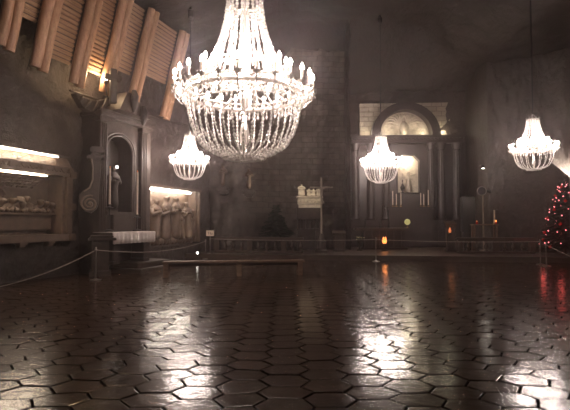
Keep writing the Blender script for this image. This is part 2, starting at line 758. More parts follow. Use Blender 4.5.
def make_chandelier(label):
    root = thing('chandelier', label, 'chandelier', (0, 0, 0), 0, 'crystal chandeliers')
    m = MB()
    ring(m, .81, 0, .028)
    ring(m, .81, .09, .016)
    for k in range(24):
        a = 2 * PI * k / 24
        m.tube([(.81 * math.cos(a), .81 * math.sin(a), 0), (.81 * math.cos(a), .81 * math.sin(a), .09)], .008, 4)
    for k in range(6):
        a = 2 * PI * k / 6
        m.tube([(.05 * math.cos(a), .05 * math.sin(a), .1), (.81 * math.cos(a), .81 * math.sin(a), .0)], .012, 5)
    m.build('lower_ring', M['silver'], root, True)
    m = MB()
    ring(m, .52, .36, .02)
    ring(m, .52, .42, .012)
    for k in range(4):
        a = 2 * PI * k / 4
        m.tube([(.04 * math.cos(a), .04 * math.sin(a), .36), (.52 * math.cos(a), .52 * math.sin(a), .36)], .01, 5)
    m.build('upper_ring', M['silver'], root, True)
    m = MB()
    ring(m, .25, 1.36, .024, 28)
    ring(m, .24, 1.30, .012, 28)
    for k in range(12):
        a = 2 * PI * k / 12
        x, y = .25 * math.cos(a), .25 * math.sin(a)
        m.tube([(x, y, 1.36), (x * 1.12, y * 1.12, 1.43), (x * 1.05, y * 1.05, 1.47)], [.014, .012, .004], 5)
    for k in range(4):
        a = 2 * PI * k / 4
        m.tube([(.25 * math.cos(a), .25 * math.sin(a), 1.36), (.01 * math.cos(a), .01 * math.sin(a), 1.62)], .008, 4)
    m.build('crown', M['silver'], root, True)
    m = MB()
    m.lathe([(.012, 1.62), (.018, 1.2), (.03, .9), (.018, .85), (.03, .6), (.05, .54), (.02, .48), (.02, .2), (.06, .12), (.085, 0), (.06, -.12),
             (.025, -.2), (.02, -.34), (.05, -.42), (.075, -.55), (.05, -.68), (.02, -.74), (.06, -.82), (.02, -.9)], seg=14)
    m.build('stem', M['silver'], root, True)
    # beaded strings
    basket = [(.81, -.02), (.80, -.17), (.765, -.36), (.70, -.55), (.60, -.71), (.46, -.80), (.28, -.855), (.1, -.87)]
    tent = [(.25, 1.34), (.262, 1.2), (.305, .96), (.37, .74), (.45, .55), (.52, .42)]
    drape = [(.52, .35), (.57, .22), (.65, .13), (.73, .09), (.81, .085)]
    inner = [(.50, .34), (.42, .22), (.28, .15), (.12, .13)]
    for prof, n, cnt, rad in ((basket, 23, 36, .0195), (tent, 20, 22, .0245), (drape, 10, 20, .017), (inner, 9, 12, .016)):
        me = strand_mesh(prof, n, rad)
        for k in range(cnt):
            o = bpy.data.objects.new('crystal_strand', me)
            COL.objects.link(o)
            o.parent = root
            o.rotation_euler = (0, 0, 2 * PI * (k + .35) / cnt)
    # pendants under the lower ring, swags between the arms, rosette at the bottom
    m = MB()
    m.tube([(.83, 0, -.02), (.83, 0, -.15)], .004, 4)
    m.bead((.83, 0, -.06), .014, .026)
    m.bead((.83, 0, -.125), .022, .042)
    pe = m.build('pendant', M['crystal'], root)
    m = MB()
    sw = []
    for q in range(9):
        t = q / 8
        a = 2 * PI / 26 * t
        p = (.90 * math.cos(a), .90 * math.sin(a), .10 - .10 * math.sin(PI * t))
        sw.append(p)
        if 0 < q < 8:
            m.bead(p, .013, .019)
    m.tube(sw, .004, 4)
    se = m.build('bead_swag', M['crystal'], root)
    for src, cnt in ((pe, 36), (se, 26)):
        for k in range(1, cnt):
            o = src.copy()
            COL.objects.link(o)
            o.rotation_euler = (0, 0, 2 * PI * k / cnt)
        src.rotation_euler = (0, 0, 0)
    m = MB()
    for q in range(3):
        rr = .30 - .09 * q
        ring(m, rr, -.885 - .012 * q, .006, 36)
        for k in range(36):
            a = 2 * PI * k / 36 + q * .09
            m.bead((rr * math.cos(a), rr * math.sin(a), -.885 - .012 * q), .018, .03)
    for k in range(4):
        a = PI / 2 * k
        m.tube([(.02 * math.cos(a), .02 * math.sin(a), -.9), (.30 * math.cos(a), .30 * math.sin(a), -.885)], .006, 4)
    m.build('bottom_rosette', M['crystal'], root)
    # candle arms
    arm_me = candle_me = bulb_me = None

    def arm(r0, r1, z0, k, cnt, sc=1.0):
        nonlocal arm_me, candle_me, bulb_me
        a = 2 * PI * (k + .5) / cnt
        if (r0, 'x') not in cache:
            m = MB()
            d = r1 - r0
            m.tube([(r0, 0, z0), (r0 + d * .25, 0, z0 - .05), (r0 + d * .65, 0, z0 - .07), (r1, 0, z0 - .02), (r1, 0, z0 + .06)], .011, 6)
            m.tube([(r0 + d * .1, 0, z0 - .02), (r0 + d * .3, 0, z0 + .05), (r0 + d * .55, 0, z0 + .02), (r0 + d * .5, 0, z0 - .03)], .007, 5)
            m.lathe([(.01, z0 + .03), (.05, z0 + .06), (.055, z0 + .075), (.022, z0 + .08), (.022, z0 + .11)], (r1, 0, 0), 12)
            for q in range(6):
                m.bead((r1 + .05 * math.cos(q), .05 * math.sin(q), z0 + .035), .009, .022)
            A = m.build('candle_arm', M['silver'], root, True)
            m = MB()
            m.lathe([(.02, z0 + .10), (.02, z0 + .20), (.014, z0 + .21)], (r1, 0, 0), 10)
            C_ = m.build('candle_sleeve', M['candlewax'], A, True)
            m = MB()
            m.lathe([(.011, z0 + .205), (.022, z0 + .23), (.024, z0 + .25), (.013, z0 + .28), (.003, z0 + .30)], (r1, 0, 0), 10)
            B_ = m.build('bulb', M['bulb'], A, True)
            cache[(r0, 'x')] = (A, C_, B_)
        else:
            A0, C0, B0 = cache[(r0, 'x')]
            A = A0.copy()
            COL.objects.link(A)
            for q in (C0, B0):
                c = q.copy()
                COL.objects.link(c)
                c.parent = A
        A.rotation_euler = (0, 0, a)

    cache = {}
    for k in range(26):
        arm(.81, .97, -.02, k, 26)
    for k in range(16):
        arm(.52, .60, .22, k, 16)
    return root


LAMP = []


def hang(root, label, px, py, Y, halfpx, light):
    """ring centre at pixel (px,py) seen at depth Y; half width halfpx; cable up to the ceiling"""
    p = at(px, py, Y)
    sc = halfpx / F * Y
    root.location = p
    root.scale = (sc, sc, sc)
    root['label'] = label
    m = MB()
    zt = (ceil_z(p.x, p.y) + .12 - p.z) / sc
    m.tube([(0, 0, 1.6), (0, 0, zt)], .022 / sc, 6)
    m.build('cable', M['black'], root)
    m = MB()
    m.lathe([(.03 / sc, zt - .45 / sc), (.10 / sc, zt - .4 / sc), (.12 / sc, zt - .15 / sc), (.05 / sc, zt - .1 / sc), (.05 / sc, zt)], seg=14)
    m.build('ceiling_rose', M['iron'], root, True)
    for k in range(6):
        a = 2 * PI * (k + .5) / 6
        point('chandelier_lamp', (p.x + .9 * sc * math.cos(a), p.y + .9 * sc * math.sin(a), p.z + .26 * sc), light / 8, (1, .79, .69), .06 * sc)
    point('chandelier_lamp', (p.x, p.y, p.z + .68 * sc), light / 8, (1, .79, .69), .12 * sc)
    point('chandelier_lamp', (p.x, p.y, p.z + .25 * sc), light / 8, (1, .79, .69), .10 * sc)


c0 = make_chandelier('')
others = [copy_tree(c0) for _ in range(3)]
for o_ in others:       # the small ones carry half as many basket strings
    st_ = [c for c in kids(o_) if c.name.startswith('crystal_strand')]
    for i_, c in enumerate(st_[:36]):
        if i_ % 2:
            bpy.data.objects.remove(c)
hang(c0, 'huge crystal chandelier hanging nearest, top of the photo left of centre', 244.5, 96, 9.0, 71, 580)
hang(others[0], 'small crystal chandelier hanging behind the big one, near the left wall', 189.5, 162, 16.2, 19.6, 330)
hang(others[1], 'crystal chandelier on a long cable in front of the high altar', 381, 164.5, 22.0, 20.6, 500)
hang(others[2], 'crystal chandelier on a long cable above the lit Christmas tree, far right', 533.5, 150, 15.0, 22.5, 260)

# ------------------------------------------------------------------ timber on the left: leaning logs and plank panels
TILT = math.tan(R(15))
ZB = 5.7


def log_d(z):
    return .10 + TILT * (z - ZB)


ordn = ['first', 'second', 'third', 'fourth', 'fifth', 'sixth']
pair_s = []
for i, (px, py) in enumerate(((1, 48), (37, 69), (75, 85), (104, 94), (131, 107), (164, 118))):
    s, z = lw(px, py, .25)
    pair_s.append((s, z))
    for k in (-1, 1):
        rad = .132 + rnd.uniform(-.010, .010)
        zb = z - .02 + (.04 if k < 0 else -.02)
        zt = CEIL - .03 - .06
        L = (zt - zb) / math.cos(R(15))
        m = MB()
        n = 9
        # axis along local z tilted towards the hall (-y)
        pts = [(.012 * math.sin(q * 1.3 + i), -TILT * (zt - zb) * q / (n - 1), (zt - zb) * q / (n - 1)) for q in range(n)]
        m.tube(pts, [rad * (1 + .03 * math.sin(q * 2.1 + k)) for q in range(n)], 20)
        o = m.build('leaning_log', M['log'], None, True, LF(s + k * .127, .20 + log_d(zb), zb), WROT)
        tag(o, f'{"left" if k < 0 else "right"} log of the {ordn[i]} leaning log pair, counted from the left', 'log', 'leaning timber logs above the left wall')

bots = [15, 60, 72, 70, 76]
for i in range(5):
    s0, s1 = pair_s[i][0] + .3, pair_s[i + 1][0] - .3
    pxm = ((1, 37, 75, 104, 131, 164)[i] + (1, 37, 75, 104, 131, 164)[i + 1]) / 2
    d = .5
    for _ in range(4):
        _, zb = lw(pxm, bots[i], d)
        d = log_d(zb)
    m = MB()
    z = zb
    wv = s1 - s0
    while z < CEIL - .12:
        h = .125
        y = -(log_d(z) - log_d(zb))
        m.box((rnd.uniform(-.02, .02), y + rnd.uniform(-.012, .012), z - zb + h / 2), (wv + .3, .075, h * .86), Matrix.Rotation(R(15), 3, 'X'), .034)
        z += h
    o = m.build('plank_panel', M['plank'], None, False, LF((s0 + s1) / 2, log_d(zb) - .02, zb), WROT)
    tag(o, f'sloping horizontal plank panel between the {ordn[i]} and {ordn[i+1]} log pairs', 'panel', 'plank panels between the leaning logs')

# ------------------------------------------------------------------ long supper relief in the left wall
sc_ = lw(9, 200, 0)[0]
S1 = lw(73, 200, .12)[0]
HW = S1 - sc_
rel = thing('supper_relief', 'long stone wall relief of figures at a table under two lit strips, far left', 'relief', LF(sc_, 0, 1.05), WROT)
Z = lambda z: z - 1.05
m = MB()
fw = .2
m.span(-HW, HW, -.12, .3, Z(1.05), Z(1.25), .02)
m.span(-HW, HW, -.10, .3, Z(2.94), Z(3.04), .02)
m.span(HW - fw, HW, -.12, .6, Z(1.25), Z(2.94), .02)
m.span(-HW, -HW + fw, -.12, .6, Z(1.25), Z(2.94), .02)
m.span(HW - fw - .09, HW - fw, -.02, .6, Z(1.25), Z(2.94), .015)
m.span(-HW + fw, -HW + fw + .09, -.02, .6, Z(1.25), Z(2.94), .015)
for zz in (1.15, 2.05, 3.0):
    for sx in (-1, 1):
        m.span(sx * HW - .11, sx * HW + .11, -.17, .05, Z(zz - .1), Z(zz + .1), .02)
m.build('frame', M['carved'], rel)
m = MB()
m.span(-HW + fw, HW - fw, .58, .66, Z(1.2), Z(2.98))
m.build('back_panel', M['carved'], rel)
# carved zigzag frieze and the cornice that hides the lamp
m = MB()
m.span(-HW, HW, -.08, .3, Z(3.04), Z(3.17))
nzg = int(HW * 2 / .26)
for k in range(nzg):
    x = -HW + .13 + k * .26
    m.tube([(x - .12, -.09, Z(3.05)), (x, -.11, Z(3.155)), (x + .12, -.09, Z(3.05))], .018, 6)
    m.ball((x, -.085, Z(3.075)), .03, sub=1)
for k in range(-2, 3):
    m.span(k * .95 - .1, k * .95 + .1, -.14, 0, Z(3.035), Z(3.175), .02)
m.span(-HW, HW, -.12, .3, Z(3.17), Z(3.21), .012)
m.build('frieze', M['carved'], rel)
# rough lit band, leaning back, under the lip
m = MB()
nn = 60
rows = []
for j in range(6):
    rows.append([m.bm.verts.new((-HW + 2 * HW * i / nn, -.06 + .16 * j / 5 - .035 * abs(noise.noise(Vector((i * .7, j * .9, 3)))), Z(3.21) + .24 * j / 5)) for i in range(nn + 1)])
for j in range(5):
    for i in range(nn):
        m.bm.faces.new((rows[j][i], rows[j][i + 1], rows[j + 1][i + 1], rows[j + 1][i]))
m.span(-HW, HW, .12, .3, Z(3.2), Z(3.5))
m.build('carved_band', M['carved'], rel)
m = MB()
m.span(-HW - .02, HW - .1, -.14, .2, Z(3.52), Z(3.56), .01)
m.build('lamp_lip', M['carved_dark'], rel)
m = MB()
m.tube([(-HW + .1, -.04, Z(3.49)), (HW - 1.3, -.04, Z(3.49)), (HW - .45, -.0, Z(3.485))], [.011, .011, .004], 8)
m.build('light_strip', M['strip'], rel, True)
# sloping coffered ceiling over the scene
xa, xb = lw(47, 173, 0)[0] - sc_, lw(33, 184, -.5)[0] - sc_
m = MB()


def cof(u, t, off=0):
    wv = xa * (1 - t) + xb * t
    return Vector((u * wv, .06 + .5 * t, Z(2.90) - .34 * t - off))


for j in range(6):
    t = j / 5
    m.tube([cof(-1, t, .01), cof(1, t, .01)], .022, 4)
for i in range(15):
    u = -1 + 2 * i / 14
    m.tube([cof(u, 0, .01), cof(u, 1, .01)], .018, 4)
q = [cof(-1, 0), cof(1, 0), cof(1, 1), cof(-1, 1)]
v0 = [m.bm.verts.new(p) for p in q]
v1 = [m.bm.verts.new(p + Vector((0, 0, .05))) for p in q]
m.bm.faces.new(v0)
m.bm.faces.new(v1[::-1])
for k in range(4):
    m.bm.faces.new((v0[k], v0[(k + 1) % 4], v1[(k + 1) % 4], v1[k]))
m.build('coffered_ceiling', M['carved'], rel)
m = MB()
m.tube([(-xa, .03, Z(2.905)), (xa * .4, .03, Z(2.905)), (xa + .03, .03, Z(2.905))], [.011, .011, .006], 8)
m.build('light_strip', M['strip'], rel, True)
m = MB()
m.span(-.35, .35, .5, .6, Z(2.28), Z(2.32))
m.tube([(.33 * math.cos(PI * k / 12), .54, Z(2.32) + .2 * math.sin(PI * k / 12)) for k in range(13)], .03, 6)
m.span(-.3, -.24, .5, .6, Z(1.9), Z(2.3))
m.span(.24, .3, .5, .6, Z(1.9), Z(2.3))
m.build('door_pediment', M['carved'], rel)
# the table with its hanging cloth
tw = lw(56, 215, -.3)[0] - sc_
m = MB()
m.span(-tw, tw, .20, .58, Z(1.80), Z(1.85), .01)
m.span(-tw + .03, tw - .03, .40, .58, Z(1.38), Z(1.82))
for k in range(22):
    x = -tw + .12 + (2 * tw - .24) * k / 21
    if k % 2:
        m.ball((x, .36, Z(1.87)), .04, 1.2, 1, .5, 1)
    else:
        m.lathe([(.03, Z(1.86)), (.012, Z(1.89)), (.03, Z(1.92)), (.035, Z(1.95))], (x, .38, 0), 8)
m.build('carved_table', M['carved'], rel)


def bust(lean, headx, hz, a1, a2):
    v = [(0, .46, Z(1.80), .17, .12), (lean * .5, .44, Z(1.93), .15, .12), (lean * .85, .41, Z(hz - .19), .16, .11), (headx * .95, .35, Z(hz - .11), .05, .05),
         (headx, .29, Z(hz - .02), .115, .125), (headx, .29, Z(hz + .08), .10, .11),
         (lean * .85 - .14, .39, Z(hz - .22), .10, .085), (lean - .2, .30, Z(1.95), .075, .065), (a1, .22, Z(1.89), .05, .05),
         (lean * .85 + .14, .39, Z(hz - .22), .10, .085), (lean + .2, .30, Z(1.95), .075, .065), (a2, .22, Z(1.89), .05, .05)]
    e = [(0, 1), (1, 2), (2, 3), (3, 4), (4, 5), (2, 6), (6, 7), (7, 8), (2, 9), (9, 10), (10, 11)]
    return v, e


for px, py, ln_ in ((2, 200, .05), (13, 200, .08), (20.5, 199, .05), (22.5, 203.5, -.02), (27, 198.5, -.1), (41, 202, .28), (46.5, 203.5, .12), (52, 205, .10)):
    a_, z_ = lw(px, py, -.29)
    hx = a_ - sc_
    for sx in ((1, -1) if px > 5 else (1,)):
        L = ln_ * sx
        v, e = bust(0, L, z_, -.25 - L * .5, .25 - L)
        skin_figure('carved_figure', v, e, M['carved'], rel, (sx * hx - L, 0, 0), 0)
# brackets under the sill
for x in (-1.6, -.7, .38, 1.28):
    m = MB()
    m.span(x - .12, x + .12, -.10, .1, Z(.99), Z(1.06), .012)
    m.span(x - .09, x + .09, -.06, .1, Z(.93), Z(.99), .012)
    m.build('bracket', M['carved'], rel)

# ------------------------------------------------------------------ scroll bracket and pedestal beside the side altar
p = at(91, 213, 13.6)
sv = thing('scroll_console', 'large stone scroll with spiral end hanging on wall, left of side altar', 'scroll', (p.x, p.y, p.z), R(22))
prof = []
c = 13.6 / F        # metres per pixel here
L1 = [(93, 150), (98, 152), (100, 160), (99, 175), (98, 190), (98, 203), (96, 209), (91, 213), (85, 211), (81, 205), (80, 196), (83, 192), (89, 188), (92, 180), (92, 168), (90, 158), (91, 153)]
prof = [((x - 91) * c, (213 - y) * c) for x, y in L1]
m = MB()
m.prism(prof, -.2, .35)
m.build('scroll_body', M['carved_dark'], sv)
m = MB()
sp = []
for k in range(40):
    a = k / 39 * 2 * PI * 2.1
    r = .25 - .21 * k / 39
    sp.append((-.04 + r * math.cos(a + 1.2), -.215, .27 + r * math.sin(a + 1.2)))
m.tube(sp, .028, 6)
m.ball((-.04, -.21, .27), .05, sub=2)
m.tube([(x * .9 + .01, -.21, z) for x, z in prof[11:16]], .025, 6)
m.build('spiral', M['carved'], sv, True)
m = MB()
m.span(-.14, .32, -.27, .35, 1.62, 1.74, .03)
m.span(-.05, .34, -.25, .35, 1.78, 2.0, .04)
m.build('cap', M['carved_dark'], sv)

p = at(96, 274, 13.3)
pd = thing('stone_pedestal', 'plain stone pedestal with moulded cap under the stone scroll', 'pedestal', (p.x, p.y + .35, 0), R(22))
m = MB()
m.span(-.26, .22, -.3, .4, -.02, 1.05, .02)
m.span(-.32, .28, -.36, .46, -.02, .16, .02)
m.build('shaft', M['carved_dark'], pd)
m = MB()
m.span(-.36, .42, -.4, .5, 1.05, 1.13, .02)
m.span(-.31, .34, -.35, .45, 1.13, 1.2, .02)
m.build('cap', M['carved_dark'], pd)

# ------------------------------------------------------------------ side altar on the left wall
DA = .45
sa0, sa1 = lw(96, 200, DA)[0], lw(150, 200, DA)[0]
sm = (lw(104, 200, DA)[0] + lw(132, 200, DA)[0]) / 2
al = thing('side_altar', 'tall dark stone side altar with arched niche below the cross, left wall', 'altar', LF(sm, 0, 0), WROT)
x0, x1 = sa0 - sm, sa1 - sm
nw = (lw(131, 200, DA)[0] - lw(105, 200, DA)[0]) / 2
zsill = lw(118, 212, DA)[1]
zspr = lw(118, 152, DA)[1]
zarch = lw(118, 136, DA)[1]
ztop = lw(118, 116, DA)[1]
m = MB()
# slab with an arched opening: left, right and top pieces
n = 16
arc = [(nw * math.cos(PI * k / n), zspr + (zarch - zspr) * math.sin(PI * k / n)) for k in range(n + 1)]
m.span(x0, -nw, -DA, .25, -.02, zspr)
m.span(nw, x1, -DA, .25, -.02, zspr)
m.span(-nw, nw, -DA, .25, -.02, zsill)
for k in range(n):
    (xa_, za_), (xb_, zb_) = arc[k], arc[k + 1]
    if abs(xa_ - xb_) > 1e-5:
        m.prism([(xa_, za_), (xb_, zb_), (xb_, ztop), (xa_, ztop)], -DA, .25)
m.span(x0, -nw, -DA, .25, zspr, ztop)
m.span(nw, x1, -DA, .25, zspr, ztop)
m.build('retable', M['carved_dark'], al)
m = MB()
m.span(-nw - .02, nw + .02, .1, .22, zsill, ztop)
m.build('niche_back', M['carved_dark'], al)
m = MB()
for rr, tt, yy in ((1.04, .05, 0), (1.2, .035, .02)):
    m.tube([(-nw * rr, -DA - .01, zsill)] + [(x * -rr, -DA - .01, zspr + (z - zspr) * rr) for x, z in arc] + [(nw * rr, -DA - .01, zsill)], tt, 8)
m.build('niche_moulding', M['carved_dark'], al, True)
for cx in (x0 + .16, x1 - .5):
    m = MB()
    m.span(cx - .17, cx + .17, -DA - .14, -DA + .05, 1.1, ztop - .35, .015)
    m.span(cx - .22, cx + .22, -DA - .2, -DA + .05, 0, 1.1, .02)
    m.span(cx - .23, cx + .23, -DA - .2, -DA + .05, ztop - .35, ztop - .2, .02)
    m.span(cx - .2, cx + .2, -DA - .17, -DA + .05, 1.1, 1.25, .02)
    for g in (-.08, 0, .08):
        m.tube([(cx + g, -DA - .145, 1.3), (cx + g, -DA - .145, ztop - .4)], .02, 6)
    m.build('pilaster', M['carved_dark'], al)
m = MB()
m.span(x0 - .1, x1 - .1, -DA - .25, .2, ztop - .2, ztop - .05, .03)
m.span(x0 - .02, x1 - .2, -DA - .15, .2, ztop - .05, ztop + .08, .03)
m.build('cornice', M['carved_dark'], al)
# pediment with two sweeping scroll arms
zc = lw(113, 93, DA)[1]
m = MB()
m.prism([(-.62, ztop + .05), (.9, ztop + .05), (.62, ztop + .35), (.3, ztop + .48), (.12, zc), (-.26, zc), (-.38, ztop + .5)], -.98, -.05)
m.build('pediment', M['carved_dark'], al)
wing = [(73, 93.5), (77, 101), (81, 108), (90, 112), (98, 111), (106, 106), (111, 99), (112, 95), (104, 99), (96, 101), (88, 101), (80, 97)]
m = MB()
wp = []
for px, py in wing:
    a_, z_ = lw(px, py, .35)
    wp.append((a_ - sm, z_))
m.prism(wp, -.45, -.25)
for k in range(5):
    i, j = k + 1, 11 - k
    m.tube([(wp[i][0], -.46, wp[i][1]), ((wp[i][0] + wp[j][0]) / 2, -.49, (wp[i][1] + wp[j][1]) / 2), (wp[j][0], -.46, wp[j][1])], .04, 6)
m.build('stone_drapery', M['wood_dark'], al)
for x, zt_, zl in ((.02, zc + .12, .72), (.52, zc - .3, .62)):
    m = MB()
    m.tube([(x, -1.0, zt_), (x - .01, -1.04, zt_ - .2), (x - .02, -1.02, zt_ - zl * .7), (x, -.98, zt_ - zl)], [.07, .13, .12, .04], 10)
    m.build('hanging_tassel', M['wood_dark'], al, True)
# base and lower steps
m = MB()
m.span(x0 + .5, x1 + .1, -1.75, -.3, -.02, .14, .02)
m.span(x0 + .75, x1 - .1, -1.45, -.3, .14, .30, .02)
m.build('step', M['dais'], al)
m = MB()
zsh = zsill
m.span(-nw - .15, nw + .15, -DA - .22, -DA + .1, zsill - .1, zsill, .02)
m.span(-nw * .7, nw * .7, -DA - .18, -DA + .1, zsill - .75, zsill - .1, .02)
m.build('niche_shelf', M['carved_dark'], al)

# cross on top
px_c = 113
sC, zC = lw(px_c, 94, .85)
cr = thing('crucifix_finial', 'dark wooden cross with lamp behind it on top of the side altar', 'cross', LF(sC, .85, zC), WROT - R(30))
zt_ = lw(px_c, 69, .85)[1] - zC
zb_ = lw(px_c, 78, .85)[1] - zC
m = MB()
m.span(-.1, .1, -.08, .08, -.3, zt_, .02)
m.build('upright', M['wood_dark'], cr)
m = MB()
m.span(-.27, .24, -.10, .06, zb_ - .075, zb_ + .085, .02)
m.build('crossbar', M['wood_dark'], cr)
sQ, zQ = lw(106, 79, .62)
pl = LF(sQ, .62, zQ)
lp = thing('wall_lamp', 'small bright lamp glowing behind the cross of the side altar', 'lamp', pl, WROT)
m = MB()
m.ball((0, 0, 0), .05)
m.build('bulb', M['smallbulb'], lp, True)
m = MB()
m.lathe([(.05, -.16), (.06, -.06), (.03, -.05)], seg=12)
m.tube([(0, 0, -.1), (.05, .05, -.3), (.2, .08, -.62)], .02, 6)
m.build('socket', M['iron'], lp, True)
point('cross_lamp', LF(sQ - .04, .42, zQ + .08), 58, (1, .70, .40), .05)

# thin beam under the feet of the logs
q0, q1 = lw(70, 90.5, .12), lw(188, 125, .12)
a_, b_ = LF(q0[0], .12, q0[1]), LF(q1[0], .12, q1[1])
m = MB()
m.tube([(0, 0, 0)] + [((b_ - a_) * (k / 8)) + Vector((0, 0, -.05 * math.sin(PI * k / 8))) for k in range(1, 9)], .035, 8)
tag(m.build('ledge_beam', M['wood_dark'], None, True, a_), 'thin dark beam running along the left wall under the log ends', 'beam')

# statue in the niche
st = robed(1.55, .03, -.03, (-.08, -.24, 1.12), (.1, -.24, 1.08), 1.15)
o = skin_figure('niche_statue', st[0], st[1], M['carved_dark'], None, LF(sm, .18, zsill), WROT)
tag(o, 'dark robed stone statue standing in the arched niche of the side altar', 'statue')
# glowing ball added as the shiny spot before it
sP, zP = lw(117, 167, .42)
o = MB().ball((0, 0, 0), .04, 1, .6, 1.2).build('shiny_spot', M['spotglass'], None, True, LF(sP, .42, zP))
tag(o, 'tiny glowing ball standing in for a shiny spot at the chest of the niche statue', 'light')
# altar table, cloth, candlesticks
DT = 1.15
ta, tb = lw(112, 236, DT)[0], lw(154, 236, DT)[0]
zT = lw(134, 232, DT)[1]
tm = (ta + tb) / 2
hw = (tb - ta) / 2
at_ = thing('altar_table', 'stone altar table under a white cloth in front of the side altar', 'table', LF(tm, DT, .30), WROT)
h = zT - .30
m = MB()
m.span(-hw, hw, -.02, .72, h - .1, h, .015)
m.build('tabletop', M['carved_dark'], at_)
for sx in (-1, 1):
    m = MB()
    m.span(sx * (hw - .3) - .12, sx * (hw - .3) + .12, .1, .6, .1, h - .1, .02)
    m.span(sx * (hw - .3) - .16, sx * (hw - .3) + .16, .06, .62, 0, .1, .02)
    m.build('leg', M['carved_dark'], at_)
cl = MB()
n = 40
rows = []
for (yy, zz, wav) in ((.70, .006, 0), (-.03, .006, 0), (-.05, -.03, .3), (-.055, -.22, 1), (-.06, -.34, 1.2)):
    rows.append([cl.bm.verts.new((-hw - .02 + (2 * hw + .04) * i / n, yy - .018 * wav * math.sin(i * 1.7), zz - (.02 * (i % 2) if zz < -.3 else 0))) for i in range(n + 1)])
for a, b_ in zip(rows, rows[1:]):
    for i in range(n):
        cl.bm.faces.new((a[i], a[i + 1], b_[i + 1], b_[i]))
o = cl.build('altar_cloth', M['cloth'], None, True, LF(tm, DT, zT + .004), WROT)
sol = o.modifiers.new('thick', 'SOLIDIFY')
sol.thickness = .008
tag(o, 'white altar cloth with lace edge hanging over the side altar table', 'cloth')
for (px, yt, yb, lab) in ((109.5, 168, 208, 'left of the niche statue'), (137, 172, 218, 'right of the niche statue')):
    dd = DA + .28
    s, z0 = lw(px, yb, dd)
    _, z1 = lw(px, yt, dd)
    k = thing('candlestick', f'tall slim altar candle on a thin stand, {lab}', 'candlestick', LF(s, dd, z0), WROT, 'candles on the side altar')
    m = MB()
    m.tube([(0, 0, .1), (0, 0, z1 - z0)], [.035, .03], 10)
    m.build('candle', M['candlewax'], k, True)
    m = MB()
    m.lathe([(.11, 0), (.11, .02), (.03, .05), (.025, .08), (.06, .1), (.06, .115)], seg=14)
    m.lathe([(.05, -(z0 - 1.33)), (.02, -(z0 - 1.42)), (.02, 0.0)], seg=10)
    m.lathe([(.14, -(z0 - 1.30)), (.14, -(z0 - 1.34)), (.04, -(z0 - 1.37))], seg=12)
    m.build('stand', M['iron'], k, True)
    m = MB()
    m.ball((0, 0, z1 - z0 + .03), .014, 1, 1, 2)
    m.build('flame', M['ember'], k, True)

# ------------------------------------------------------------------ second relief, lit from the top
smid = (RB['s0'] + RB['s1']) / 2
hw = (RB['s1'] - RB['s0']) / 2
z0b = RB['z0']
r2 = thing('wall_relief', 'stone relief of draped standing figures lit by a strip along its top', 'relief', LF(smid, 0, z0b), WROT)
zt_ = lw(152, 187.5, 0)[1] - z0b
m = MB()
m.span(-hw - .06, -hw + .05, -.04, .55, 0, zt_ + .06, .02)
m.span(-hw + .05, -hw + .15, .1, .55, 0, zt_ + .06, .02)
m.span(hw - .05, hw + .06, -.04, .55, 0, zt_ + .06, .02)
m.span(hw - .15, hw - .05, .1, .55, 0, zt_ + .06, .02)
m.span(-hw - .06, hw + .06, -.1, .5, zt_ + .03, zt_ + .13, .02)
m.build('frame', M['carved'], r2)
m = MB()
nn, mm = 40, 24
rows = [[m.bm.verts.new((-hw + .1 + (2 * hw - .2) * i / nn, .5 - .05 * abs(noise.noise(Vector((i * .5, j * .18, 8)))), zt_ * j / mm)) for i in range(nn + 1)] for j in range(mm + 1)]
for j in range(mm):
    for i in range(nn):
        m.bm.faces.new((rows[j][i], rows[j][i + 1], rows[j + 1][i + 1], rows[j + 1][i]))
m.build('back_panel', M['carved'], r2, True)
m = MB()
m.tube([(-hw + .16, .26, zt_ - .03), (hw - .35, .26, zt_ - .03)], .028, 8)
m.build('light_strip', M['stripcool'], r2, True)
for px, py, ln, hd, aL, aR, w_ in ((154.5, 200, .10, .08, (.0, -.3, 1.2), (.58, -.32, 1.22), 1.35), (167, 197, .0, .0, (-.28, -.22, 1.2), (.3, -.22, 1.15), .9),
                                   (177, 198, -.03, -.02, (-.2, -.25, 1.2), (.2, -.25, 1.1), 1.0), (181, 212, -.14, -.12, (-.35, -.3, 1.15), (.0, -.28, .9), 1.6),
                                   (187.5, 203, -.06, -.05, (-.3, -.26, 1.2), (.2, -.25, 1.0), 1.4), (193.5, 204, .02, .02, (-.18, -.2, .95), (.22, -.2, .95), 1.0)):
    a_, z_ = lw(px, py, -.26)
    hh = (z_ - z0b - .08) * 1.05
    v, e = robed(hh, ln, hd, aL, aR, w_)
    v = [tuple(c if i != 0 else c for i, c in enumerate(q)) for q in v]
    skin_figure('carved_figure', v, e, M['carved'], r2, (a_ - smid, .31, .06), 0)
# folds of cloth carved on the ground before them
m = MB()
for k in range(14):
    x = -hw + .25 + (2 * hw - .5) * k / 13
    m.ball((x, .33, .1), .17, 1.2, .7, .8 + .4 * ((k * 5) % 3) / 2, 2)
m.build('carved_ground', M['carved'], r2, True)

# ------------------------------------------------------------------ bench
pB = at(163, 277, 13.2)
pE = at(304, 277, 13.7)
dv = Vector((pE.x - pB.x, pE.y - pB.y, 0))
bl = dv.length
be = thing('bench', 'long low backless wooden bench on the dark floor before the rail', 'bench', (pB.x, pB.y, 0), math.atan2(dv.y, dv.x))
m = MB()
m.span(0, bl, -.19, -.01, .40, .455, .01)
m.span(0, bl, .01, .19, .40, .455, .01)
m.build('seat', M['bench'], be)
for fx_ in (.10, bl * .53, bl - .14):
    for yy in (-.15, .15):
        m = MB()
        m.span(fx_ - .07, fx_ + .07, yy - .035, yy + .035, 0, .40, .01)
        m.build('leg', M['bench'], be)
m = MB()
m.span(.1, bl - .14, -.03, .03, .30, .38, .01)
m.build('rail', M['bench'], be)


